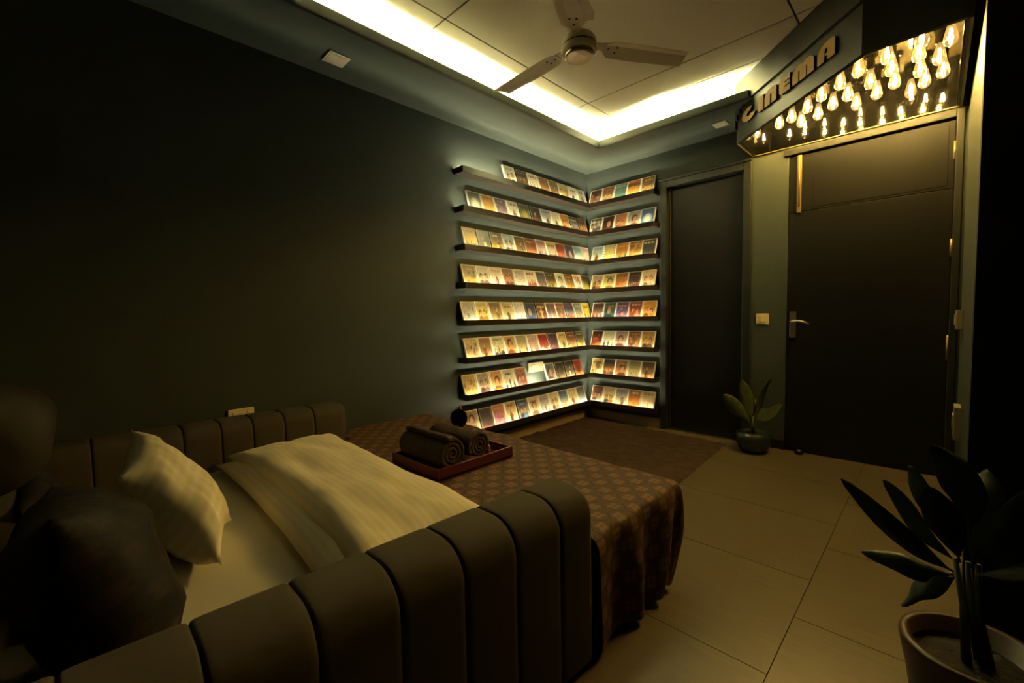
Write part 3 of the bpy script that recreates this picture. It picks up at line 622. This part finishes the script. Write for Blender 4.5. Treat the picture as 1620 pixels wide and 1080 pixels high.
gme = MB().lathe(gprof, n=18, cap=False).obj('light_bulb', M_glass, smooth=True)
sme = MB().lathe([(0.0145, 0.05), (0.0195, 0.054), (0.0195, 0.118), (0.034, 0.122), (0.034, 0.139)], n=16).obj('socket', M_dark, smooth=False)
fb = MB()
for q in range(4):
    a = q * PI / 2 + 0.4
    fb.tube([(0.003 * math.cos(a), 0.003 * math.sin(a), 0.025), (0.009 * math.cos(a), 0.009 * math.sin(a), -0.023)], 0.0013, 5)
fme = fb.obj('filament', M_fil)
for i, (x, y) in enumerate(BP):
    if i == 1: continue
    g = gme if i == 0 else gme.copy(); s = sme if i == 0 else sme.copy(); f = fme if i == 0 else fme.copy()
    if i:
        for q in (g, s, f): COL.objects.link(q)
    g.parent = mq; g.location = (x, min(y, -0.06), 2.393); g.rotation_euler = (0, 0, random.random() * 6)
    s.parent = g; f.parent = g

# ------------------------------------------------------------------ ceiling fan
FX, FY = 1.30, -1.945
fan = thing('ceiling_fan', 'cream three bladed ceiling fan hanging from the panelled ceiling', 'fan', loc=(FX, FY, 0))
MB().lathe([(0.0, ZC - 0.001), (0.06, ZC - 0.001), (0.058, ZC - 0.02), (0.035, ZC - 0.06), (0.014, ZC - 0.07)], n=24, cap=False).obj('canopy', M_fan, fan, smooth=True)
MB().tube([(0, 0, 2.42), (0, 0, ZC - 0.06)], 0.012, 12).obj('down_rod', M_fan, fan, smooth=True)
MB().lathe([(0.0, 2.41), (0.045, 2.405), (0.07, 2.39), (0.082, 2.37), (0.086, 2.352), (0.083, 2.349)], n=36, cap=False).obj('motor_housing', M_fan, fan, smooth=True)
MB().lathe([(0.082, 2.350), (0.082, 2.342)], n=36).obj('housing_gap', M_fand, fan)
MB().lathe([(0.085, 2.343), (0.087, 2.332), (0.084, 2.318), (0.074, 2.312), (0.072, 2.317), (0.0, 2.317)], n=36, cap=False).obj('lower_ring', M_fan, fan, smooth=True)
MB().lathe([(0.068, 2.317), (0.069, 2.303), (0.062, 2.294), (0.056, 2.297), (0.05, 2.292), (0.042, 2.296), (0.036, 2.291), (0.025, 2.295), (0.0, 2.290)], n=36, cap=False).obj('hub_cap', M_chrome, fan, smooth=True)
for bi, ang in enumerate((58, 177, 297)):
    ca, sa = math.cos(math.radians(ang)), math.sin(math.radians(ang)); pitch = math.radians(11)
    def BPt(r, t, d=0.0):
        y_, z_ = t * math.cos(pitch), -t * math.sin(pitch)
        return (r * ca - y_ * sa, r * sa + y_ * ca, 2.357 + z_ + d)
    out = [(0.135, -0.03), (0.165, -0.056), (0.30, -0.062), (0.568, -0.056), (0.588, 0.052), (0.30, 0.060), (0.165, 0.056), (0.135, 0.03)]
    bl = MB()
    # blade: two bands with a crease along the length
    for d0, poly in ((0, [(0.135, -0.03), (0.165, -0.056), (0.30, -0.062), (0.568, -0.056), (0.574, -0.022), (0.135, -0.02)]),
                     (0, [(0.135, -0.02), (0.574, -0.022), (0.588, 0.052), (0.30, 0.060), (0.165, 0.056), (0.135, 0.03)])):
        bl.prism(poly, lambda u, v, d: BPt(u, v, d + (-0.012 * max(0, (-0.02 - v)) / 0.04)), 0.0, 0.003)
    b = bl.obj('blade', M_fan, fan)
    MB().prism([(0.085, -0.018), (0.17, -0.03), (0.21, -0.02), (0.21, 0.02), (0.17, 0.03), (0.085, 0.018)], lambda u, v, d: BPt(u, v * 1.0, d), 0.0032, 0.007).obj('blade_bracket', M_fan, b)
    for r_, t_ in ((0.155, 0.0), (0.195, 0.018), (0.195, -0.014)):
        p = BPt(r_, t_, -0.001)
        MB().lathe([(0.0, -0.002), (0.005, -0.002), (0.005, 0.001)], p, 8).obj('screw', M_fand, b)
    if bi == 2:
        wv = [BPt(0.19 + 0.4 * i / 8, 0.045 + 0.05 * j / 3 + 0.008 * math.sin(i * 1.7), -0.006 + 0.012 * noise.noise((i * 0.7, j * 0.9, 2))) for i in range(9) for j in range(4)]
        tag(MB().add(wv, [(i * 4 + j, i * 4 + j + 1, (i + 1) * 4 + j + 1, (i + 1) * 4 + j) for i in range(8) for j in range(3)]).obj('plastic_wrap', M_film, b, smooth=True), 'crumpled shiny plastic wrap left on one blade')

# ------------------------------------------------------------------ sofa bed
bed = thing('sofa_bed', 'taupe velvet sofa bed with channel tufted sides and white sheet', 'bed')
box('base', M_vel, 0.06, 1.76, -4.1, -2.36, 0.05, 0.27, parent=bed, bevel=0.02)
for lx, ly in ((0.14, -2.45), (1.70, -2.45), (0.14, -3.95), (1.72, -3.95)):
    box('leg', M_black, lx - 0.03, lx + 0.03, ly - 0.03, ly + 0.03, 0.0, 0.06, parent=bed)
box('mattress', M_sheet, 0.20, 1.70, -3.78, -2.15, 0.265, 0.362, parent=bed, bevel=0.03)
def panel(par, x0, x1, zb, z1, ri, ro, y0, y1, last=False, first=False, shear=0.0):
    n = 8
    def prof(d):
        p = [(x0 + d, zb)]
        p += [(x0 + ri + (ri - d) * math.cos(a), z1 - ri + (ri - d) * math.sin(a)) for a in [PI - PI / 2 * i / n for i in range(n + 1)]]
        p += [(x1 - ro + (ro - d) * math.cos(a), z1 - ro + (ro - d) * math.sin(a)) for a in [PI / 2 - PI / 2 * i / n for i in range(n + 1)]]
        p += [(x1 - d, zb)]
        return p
    L = y1 - y0
    rings = [(y0 + 0.0005, 0.008), (y0 + 0.003, 0.003), (y0 + 0.008, 0.001), (y0 + 0.02, 0.0002), (y0 + L / 2, 0.0)]
    if last:
        R = 0.035
        rings += [(y1 - R + R * math.sin(a), R * (1 - math.cos(a))) for a in [PI / 2 * i / 6 for i in range(7)]]
    else: rings += [(y1 - 0.02, 0.0002), (y1 - 0.008, 0.001), (y1 - 0.003, 0.003), (y1 - 0.0005, 0.008)]
    vs = []; k = None
    for y, d in rings:
        pr = prof(d); k = len(pr)
        vs += [(x + shear * (y + 2.72), y, z) for x, z in pr]
    fs = [(i * k + j, (i + 1) * k + j, (i + 1) * k + j + 1, i * k + j + 1) for i in range(len(rings) - 1) for j in range(k - 1)]
    fs += [tuple(range(k)), tuple((len(rings) - 1) * k + j for j in range(k - 1, -1, -1))]
    return MB().add(vs, fs).obj('tufted_panel', M_vel, par, smooth=True)
arm = box('side_arm', M_vel, 1.74, 1.83, -4.1, -2.76, 0.04, 0.42, parent=bed)
ys = [-2.695, -2.849, -3.011, -3.167, -3.322, -3.477, -3.634, -3.79, -3.947, -4.1]
for i in range(9): panel(arm, 1.70, 1.872, 0.03, 0.545, 0.035, 0.085, ys[i + 1], ys[i], last=(i == 0), shear=0.05)
arm2 = box('side_arm', M_vel, 0.05, 0.15, -4.1, -2.76, 0.04, 0.42, parent=bed)
ys = [-2.672, -2.852, -3.001, -3.144, -3.277, -3.42, -3.567, -3.714, -3.86, -4.0]
for i in range(9): panel(arm2, 0.012, 0.20, 0.03, 0.572, 0.03, 0.06, ys[i + 1], ys[i], last=(i == 0))
# padded backrest at the head end: two fat horizontal rolls
back = box('backrest', M_vel, 0.2, 1.70, -4.25, -4.05, 0.05, 0.75, parent=bed, bevel=0.03)
def roll(x0, x1, yc, zc, ry, rz, par):
    vs = []; n = 20; R = [(0, 0.55), (0.012, 0.8), (0.035, 0.95), (0.07, 1.0)]
    rings = [(x0 + a, s) for a, s in R] + [(x1 - a, s) for a, s in reversed(R)]
    for x, s in rings:
        for j in range(n):
            a = 2 * PI * j / n
            vs.append((x, yc + ry * s * math.cos(a), zc + rz * s * math.sin(a)))
    L = len(rings)
    fs = [(i * n + j, i * n + (j + 1) % n, (i + 1) * n + (j + 1) % n, (i + 1) * n + j) for i in range(L - 1) for j in range(n)]
    fs += [tuple(range(n - 1, -1, -1)), tuple((L - 1) * n + j for j in range(n))]
    return MB().add(vs, fs).obj('back_roll', M_vel_shade, par, smooth=True)
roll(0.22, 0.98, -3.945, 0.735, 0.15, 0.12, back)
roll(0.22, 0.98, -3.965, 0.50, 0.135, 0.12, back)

# ------------------------------------------------------------------ bedding
def set_uv(o, uvs):
    me = o.data; L = me.uv_layers.new(name='UVMap')
    for lp in me.loops: L.data[lp.index].uv = uvs[lp.vertex_index]
def cushion(name, material, c4, thick, nu=28, nv=20, p=2.4, wr=0.006, seed=0, flat=0.5, uvs=(1, 1)):
    """puffy closed shape over a quad of corners c4 = (00, 10, 11, 01)"""
    A, B, C, D = [Vector(c) for c in c4]
    n = ((B - A).cross(D - A) + (C - B).cross(A - B)).normalized()
    vs, uv, idx = [], [], {}
    for side in (0, 1):
        for i in range(nu + 1):
            for j in range(nv + 1):
                u, v = i / nu, j / nv
                edge = i in (0, nu) or j in (0, nv)
                if side and edge: idx[1, i, j] = idx[0, i, j]; continue
                P = A * (1 - u) * (1 - v) + B * u * (1 - v) + C * u * v + D * (1 - u) * v
                a, b = 2 * u - 1, 2 * v - 1
                prof = (max(0, 1 - abs(a) ** p) ** 0.6) * (max(0, 1 - abs(b) ** p) ** 0.6)
                pin = 0.06 * ((1 - a * a) * abs(b) ** 3 * (-1 if b > 0 else 1)); pin2 = 0.06 * ((1 - b * b) * abs(a) ** 3 * (-1 if a > 0 else 1))
                P = P + (D - A) * pin + (B - A) * pin2
                h = thick * prof * (flat if side else 1 - flat)
                wn = wr * (noise.noise((u * 5 + seed, v * 5, side * 5)) + 0.5 * noise.noise((u * 13 + seed, v * 9, side * 3))) * (0.3 + 0.7 * prof)
                P = P + n * ((h + wn) * (-1 if side else 1))
                idx[side, i, j] = len(vs); vs.append(P); uv.append((u * uvs[0], v * uvs[1]))
    fs = []
    for side in (0, 1):
        for i in range(nu):
            for j in range(nv):
                q = [idx[side, i, j], idx[side, i + 1, j], idx[side, i + 1, j + 1], idx[side, i, j + 1]]
                if len(set(q)) == 4: fs.append(tuple(q if side == 0 else q[::-1]))
                elif len(set(q)) == 3: fs.append(tuple(dict.fromkeys(q)))
    o = MB().add(vs, fs).obj(name, material, smooth=True)
    set_uv(o, uv)
    return o

pil = cushion('bed_pillow', M_pil, [(0.33, -3.60, 0.635), (0.78, -3.675, 0.575), (1.235, -3.50, 0.402), (0.90, -3.40, 0.385)][::-1], 0.19, p=3, wr=0.014, seed=3, flat=0.45, uvs=(0.6, 0.45))
tag(pil, 'white pillow slumped on the dark patterned cushion at the bed head', 'pillow')

duv = cushion('folded_duvet', M_duvet, [(0.225, -3.27, 0.425), (1.665, -3.30, 0.415), (1.665, -2.84, 0.415), (0.235, -2.80, 0.425)], 0.135, nu=60, nv=26, p=5, wr=0.014, seed=9, flat=0.42, uvs=(1.5, 0.5))
tag(duv, 'white striped duvet folded into a thick band across the bed', 'duvet')

lf = cushion('lower_fold', M_duvet, [(0.24, -3.315, 0.395), (1.63, -3.36, 0.39), (1.63, -2.90, 0.40), (0.26, -2.86, 0.40)], 0.085, nu=40, nv=18, p=6, wr=0.012, seed=21, flat=0.4, uvs=(1.5, 0.5))
lf.parent = duv
# brown patterned throw: lies over the foot of the bed and hangs to the floor
def throw_bed():
    S0, S1, T0, T1 = 0.03, 1.825, -2.95, -2.085
    DROP = 0.35; N = 96; Mn = 66
    smax, tmax = S1 + DROP + 0.02, T1 + DROP
    vs, uv, keep = [], [], {}
    for i in range(N + 1):
        for j in range(Mn + 1):
            s = S0 + (smax - S0) * i / N; t = T0 + (tmax - T0) * j / Mn
            ze = 0.378 + 0.004 * noise.noise((s * 4, t * 4, 0)) + 0.003 * noise.noise((s * 11, t * 9, 5))
            edge_t = T1 + 0.055 * max(0, 1 - s / 1.5)
            dx, dy = max(0, s - S1), max(0, t - edge_t)
            r = math.hypot(dx, dy)
            if r > 1e-6:
                d = max(dx, dy) if min(dx, dy) < 1e-6 else r * (1 - 0.12 * min(dx, dy) / max(dx, dy))
                d = min(d, DROP + 0.02)
                ux, uy = dx / r, dy / r
                R = 0.035
                if d < R * PI / 2: o_, h = R * math.sin(d / R), R * (1 - math.cos(d / R))
                else: o_, h = R + 0.02 * (d - R * PI / 2), R + (d - R * PI / 2)
                along = (t if dx > dy else s)
                ph = along * 2 * PI / 0.23 + 2.2 * noise.noise((along * 4, 4.4, 0)) if min(dx, dy) < 1e-6 else math.atan2(dy, dx) * 3 + T1 * 2 * PI / 0.23
                amp = 0.024 * min(1, d / 0.22)
                o_ += amp * (0.35 + 0.9 * math.sin(ph + 1.3 * noise.noise((along * 3, 1, 0)) )) + 0.01 * noise.noise((s * 6, t * 6, 2))
                x, y = min(s, S1) + ux * o_, min(t, edge_t) + uy * o_
                z = max(ze - h, 0.012)
                y -= 0.17 * max(0, min(1, (min(t, edge_t) - (T1 - 0.35)) / 0.35)) * min(1, h / 0.36) ** 2.5
            else: x, y, z = s, t, ze
            vs.append((x, y, z)); uv.append((s, t)); keep[i, j] = (s, t)
    fs = []
    for i in range(N):
        for j in range(Mn):
            s, t = keep[i + 1, j]; s0 = keep[i, j][0]
            if t < -2.69 and (s > 1.675 or s0 < 0.215): continue
            q = [i * (Mn + 1) + j, (i + 1) * (Mn + 1) + j, (i + 1) * (Mn + 1) + j + 1, i * (Mn + 1) + j + 1]
            fs.append(tuple(q))
    used = sorted({k for f in fs for k in f}); mp = {k: n for n, k in enumerate(used)}
    o = MB().add([vs[k] for k in used], [tuple(mp[k] for k in f) for f in fs]).obj('patterned_throw', M_throw, smooth=True)
    set_uv(o, [uv[k] for k in used])
    return o
tag(throw_bed(), 'brown damask throw over the foot of the bed, hanging to the floor', 'throw')
dc = cushion('patterned_cushion', M_throw_shade, [(1.06, -3.72, 0.37), (1.66, -3.665, 0.38), (1.60, -3.785, 0.75), (1.05, -3.80, 0.665)], 0.22, wr=0.02, seed=5, p=3, flat=0.5, uvs=(0.55, 0.5))
tag(dc, 'large dark brown patterned cushion propped at the near corner of the bed head', 'cushion')
dc2 = cushion('patterned_cushion', M_throw_shade, [(0.40, -3.78, 0.37), (0.98, -3.76, 0.37), (0.98, -3.86, 0.60), (0.42, -3.90, 0.62)], 0.12, wr=0.015, seed=8, p=3, uvs=(0.5, 0.3))
tag(dc2, 'low dark patterned cushion behind the white pillow, before the padded back rolls', 'cushion')

# ------------------------------------------------------------------ tray with towels
TZ = 0.383
tray = thing('serving_tray', 'red brown wooden tray lying on the patterned throw', 'tray')
tx0, tx1, ty0, ty1 = 0.79, 1.145, -2.735, -2.30
box('tray_base', M_tray, tx0, tx1, ty0, ty1, TZ, TZ + 0.008, parent=tray)
for bb in ((tx0, tx1, ty0, ty0 + 0.012), (tx0, tx1, ty1 - 0.012, ty1), (tx0, tx0 + 0.012, ty0 + 0.012, ty1 - 0.012), (tx1 - 0.012, tx1, ty0 + 0.012, ty1 - 0.012)):
    box('rim', M_tray, *bb, TZ, TZ + 0.048, parent=tray, bevel=0.002)
def towel(label, x0, x1, yc, r, dy, seed):
    zc = TZ + 0.0085 + r
    turns, n = 3.2, 90; pts = []
    def rad(t, o): return 0.012 + (r - 0.012) * (t) - o
    outer = [(rad(i / n, 0) * math.cos(2 * PI * turns * i / n + seed), rad(i / n, 0) * math.sin(2 * PI * turns * i / n + seed)) for i in range(n + 1)]
    th = (r - 0.012) / turns * 0.86
    inner = [(max(0.003, rad(i / n, th)) * math.cos(2 * PI * turns * i / n + seed), max(0.003, rad(i / n, th)) * math.sin(2 * PI * turns * i / n + seed)) for i in range(n + 1)]
    ring = outer + inner[::-1]; k = len(ring); L = 12; vs = []
    for q in range(L + 1):
        x = x0 + (x1 - x0) * q / L; e = min(q, L - q); s = 0.95 if e == 0 else 1.0
        for (a, b) in ring:
            wob = 1 + 0.04 * noise.noise((a * 18, b * 18, x * 9 + seed))
            vs.append((x, yc + dy * q / L + a * s * wob, zc + (b * s * wob) * (0.94 if b < 0 else 1.0)))
    fs = [(q * k + j, q * k + (j + 1) % k, (q + 1) * k + (j + 1) % k, (q + 1) * k + j) for q in range(L) for j in range(k)]
    for q in (0, L):
        for i in range(n): fs.append((q * k + i, q * k + i + 1, q * k + k - 2 - i, q * k + k - 1 - i))
    return tag(MB().add(vs, fs).obj('rolled_towel', M_towel, smooth=True), label, 'towel', 'rolled towels on the tray')
towel('rolled brown towel on the tray, nearer the white duvet', 0.80, 1.125, -2.645, 0.077, 0.0, 0.6)
towel('rolled brown towel on the tray, nearer the DVD shelves', 0.81, 1.10, -2.488, 0.071, 0.02, 2.4)
# bits at the far end of the tray
zt = TZ + 0.0085
cup = thing('small_cup', 'small tan cup behind the rolled towels on the tray', 'cup')
MB().lathe([(0.022, 0.0), (0.03, 0.03), (0.032, 0.062), (0.029, 0.062), (0.026, 0.03), (0.0, 0.01)], (0.835, -2.362, zt), 20, cap=False).obj('cup_body', M_tan, cup, smooth=True)
hb = thing('hand_brush', 'black oval headed brush standing up in the tan cup', 'brush')
MB().tube([(0.835, -2.362, zt + 0.013), (0.833, -2.362, zt + 0.085)], 0.006, 8).obj('handle', M_black, hb, smooth=True)
ov = MB()
ov.lathe([(0.0, -0.052), (0.020, -0.045), (0.033, -0.02), (0.036, 0.005), (0.030, 0.032), (0.014, 0.047), (0.0, 0.05)], (0, 0, 0), 18, cap=False)
ov.v = [(0.82 + p[0] * 0.8 + 0.6 * p[1] * 0.6, -2.362 + p[1] * 0.55 + p[0] * 0.75, zt + 0.135 + p[2]) for p in ov.v]
ov.obj('brush_head', M_black, hb, smooth=True)
st = MB().tube([(0.853, -2.352, zt + 0.05), (0.80, -2.335, zt + 0.20)], 0.0035, 6).obj('reed_stick', M_stick, smooth=True)
tag(st, 'thin wooden reed stick leaning beside the black brush on the tray', 'stick')
pd = MB().prism([(0.0, -0.02), (0.09, -0.028), (0.17, -0.02), (0.185, 0.0), (0.17, 0.02), (0.09, 0.028), (0.0, 0.02)],
                lambda u, v, d: (0.93 + u * 0.8, -2.385 + v * 0.5 + d, zt + 0.094 - u * 0.42 + v * 0.8), -0.008, 0.008).obj('wooden_paddle', M_tray, bevel=0.004)
tag(pd, 'dark wooden paddle leaning at the far end of the tray', 'paddle')

# ------------------------------------------------------------------ rug
def rug():
    c = [(0.05, -0.10), (1.405, -0.16), (1.49, -1.45), (1.54, -2.3), (0.06, -2.3)]
    N, Mn = 60, 80; vs = []
    for i in range(N + 1):
        for j in range(Mn + 1):
            u, v = i / N, j / Mn
            y = -0.11 - 0.04 * u - 2.15 * v
            xr = 1.405 + (y + 0.16) * (1.49 - 1.405) / (-1.29)
            e = 0.012 * noise.noise((v * 30, 1, 0)) if i == N else 0
            x = 0.045 + (xr - 0.045) * u + e
            yy = y + (0.01 * noise.noise((u * 30, 2, 0)) if j == 0 else 0)
            z = 0.016 + 0.010 * noise.noise((x * 8, yy * 14, 0)) + 0.005 * noise.noise((x * 30, yy * 30, 3))
            if i in (0, N) or j in (0, Mn): z = 0.001
            vs.append((x, yy, z))
    fs = [(i * (Mn + 1) + j, (i + 1) * (Mn + 1) + j, (i + 1) * (Mn + 1) + j + 1, i * (Mn + 1) + j + 1) for i in range(N) for j in range(Mn)]
    return MB().add(vs, fs).obj('shaggy_rug', M_rug, smooth=True)
tag(rug(), 'dark brown shaggy rug on the floor before the DVD corner', 'rug')

# ------------------------------------------------------------------ plants
def leaf(pts, width, side, material, parent, name='leaf', n=12, fold=0.25, blunt=0.5):
    P = [Vector(p) for p in pts]; S = []
    for i in range(n + 1):                        # Catmull-Rom along the midrib
        t = i / n * (len(P) - 1); k = min(int(t), len(P) - 2); f = t - k
        p0, p1, p2, p3 = P[max(k - 1, 0)], P[k], P[k + 1], P[min(k + 2, len(P) - 1)]
        S.append(0.5 * ((2 * p1) + (p2 - p0) * f + (2 * p0 - 5 * p1 + 4 * p2 - p3) * f * f + (3 * p1 - p0 - 3 * p2 + p3) * f ** 3))
    vs = []
    for i, s in enumerate(S):
        t = (S[min(i + 1, n)] - S[max(i - 1, 0)]).normalized()
        sd = Vector(side); sd = (sd - t * sd.dot(t)).normalized(); nn = t.cross(sd)
        q = i / n
        wd = width * (math.sin(PI * min(1, max(0, (q - 0.12) / 0.88)) ** blunt) ** 0.8 if q > 0.12 else 0.0) + 0.0025
        wv = 0.08 * width * math.sin(i * 1.4)
        for k in (-1, -0.5, 0, 0.5, 1):
            vs.append(s + sd * (k * wd) + nn * (fold * abs(k) * wd + wv * abs(k)))
    fs = [(i * 5 + k, i * 5 + k + 1, (i + 1) * 5 + k + 1, (i + 1) * 5 + k) for i in range(n) for k in range(4)]
    o = MB().add(vs, fs).obj(name, material, parent, smooth=True)
    sm = o.modifiers.new('thickness', 'SOLIDIFY'); sm.thickness = 0.0012
    return o
P1 = (1.617, -0.2)
pl = thing('potted_dumb_cane', 'small variegated leafy plant in a ribbed green pot between the two doors', 'plant')
MB().lathe([(0.0, 0.0), (0.072, 0.0), (0.098, 0.03), (0.116, 0.075), (0.119, 0.115), (0.110, 0.148), (0.103, 0.150), (0.100, 0.135), (0.0, 0.13)], (P1[0], P1[1], 0.0), 72,
           scal=lambda a: 1 + 0.018 * math.cos(24 * a), cap=False).obj('pot', M_potg, pl, smooth=True)
MB().lathe([(0.0, 0.138), (0.099, 0.132)], (P1[0], P1[1], 0.0), 24, cap=False).obj('soil', M_soil, pl)
MB().tube([(1.617, -0.2, 0.13), (1.615, -0.205, 0.19), (1.618, -0.207, 0.27)], [0.014, 0.012, 0.008]).obj('stem', M_stem, pl, smooth=True)
SD1 = (0.75, 0.62, 0.1)
for pts, wd, sd in (([(1.611, -0.21, 0.203), (1.531, -0.24, 0.297), (1.467, -0.26, 0.376), (1.421, -0.27, 0.42)], 0.048, (0.7, 0.3, 0.7)),
                    ([(1.61, -0.21, 0.222), (1.583, -0.2, 0.328), (1.556, -0.19, 0.445), (1.524, -0.18, 0.534)], 0.047, (1, 0.3, 0.2)),
                    ([(1.627, -0.21, 0.239), (1.651, -0.17, 0.361), (1.675, -0.15, 0.458), (1.719, -0.14, 0.556)], 0.036, (0.45, 1.0, 0.0)),
                    ([(1.627, -0.21, 0.253), (1.702, -0.24, 0.278), (1.766, -0.26, 0.333), (1.813, -0.27, 0.396)], 0.046, (-0.3, 0.5, 0.8)),
                    ([(1.623, -0.21, 0.262), (1.665, -0.15, 0.30), (1.70, -0.12, 0.325)], 0.035, (-0.3, 0.9, 0.3)),
                    ([(1.615, -0.205, 0.25), (1.60, -0.13, 0.33), (1.59, -0.08, 0.38)], 0.035, (1, 0.2, 0))):
    leaf(pts, wd, sd, M_leafv, pl, blunt=0.75)
P2 = (2.655, -2.40)
p2 = thing('potted_foliage_plant', 'tall dark green long leaved plant in a brown pot at the right edge', 'plant')
MB().lathe([(0.0, 0.0), (0.070, 0.0), (0.095, 0.10), (0.112, 0.22), (0.126, 0.295), (0.124, 0.305), (0.108, 0.305), (0.104, 0.27), (0.0, 0.265)], (P2[0], P2[1], 0.0), 48, cap=False).obj('pot', M_potb, p2, smooth=True)
MB().lathe([(0.0, 0.275), (0.106, 0.268)], (P2[0], P2[1], 0.0), 24, cap=False).obj('soil', M_soil, p2)
for dx in (-0.012, 0.008, 0.024):
    MB().tube([(P2[0] + dx, P2[1] + dx, 0.265), (P2[0] + dx * 0.6 - 0.012, P2[1] + 0.03, 0.38), (2.632 + dx, -2.365, 0.48)], [0.009, 0.007, 0.005]).obj('stem', M_stem, p2, smooth=True)
UPS = (0.35, 0.2, 0.9)
for pts, wd, sd in (([(2.62, -2.36, 0.445), (2.572, -2.37, 0.472), (2.515, -2.37, 0.514), (2.459, -2.36, 0.561), (2.406, -2.34, 0.604)], 0.021, UPS),
                    ([(2.624, -2.36, 0.469), (2.565, -2.35, 0.515), (2.525, -2.33, 0.572), (2.489, -2.31, 0.613)], 0.017, UPS),
                    ([(2.629, -2.36, 0.486), (2.575, -2.33, 0.572), (2.552, -2.31, 0.619), (2.536, -2.29, 0.657)], 0.018, UPS),
                    ([(2.629, -2.36, 0.471), (2.612, -2.37, 0.539), (2.59, -2.38, 0.592), (2.569, -2.38, 0.639)], 0.032, (1, 0.3, 0.3)),
                    ([(2.642, -2.36, 0.535), (2.64, -2.34, 0.618), (2.612, -2.33, 0.677), (2.574, -2.32, 0.723)], 0.036, (1, 0.4, 0.3)),
                    ([(2.62, -2.36, 0.44), (2.573, -2.38, 0.433), (2.522, -2.38, 0.441), (2.455, -2.37, 0.435)], 0.022, (0.1, 0.5, 0.8)),
                    ([(2.625, -2.36, 0.437), (2.59, -2.39, 0.415), (2.558, -2.40, 0.392), (2.534, -2.40, 0.345)], 0.020, (0.1, 0.6, 0.8)),
                    ([(2.65, -2.37, 0.48), (2.70, -2.36, 0.56), (2.74, -2.35, 0.64), (2.77, -2.34, 0.70)], 0.034, (0.8, 0.3, -0.4)),
                    ([(2.65, -2.38, 0.46), (2.72, -2.42, 0.51), (2.78, -2.44, 0.56), (2.84, -2.46, 0.57)], 0.03, (0.1, 0.8, 0.3)),
                    ([(2.645, -2.37, 0.47), (2.66, -2.33, 0.55), (2.67, -2.28, 0.62), (2.67, -2.22, 0.66)], 0.03, (0.9, 0.2, 0.2))):
    leaf(pts, wd, sd, M_leaf, p2, blunt=0.85)
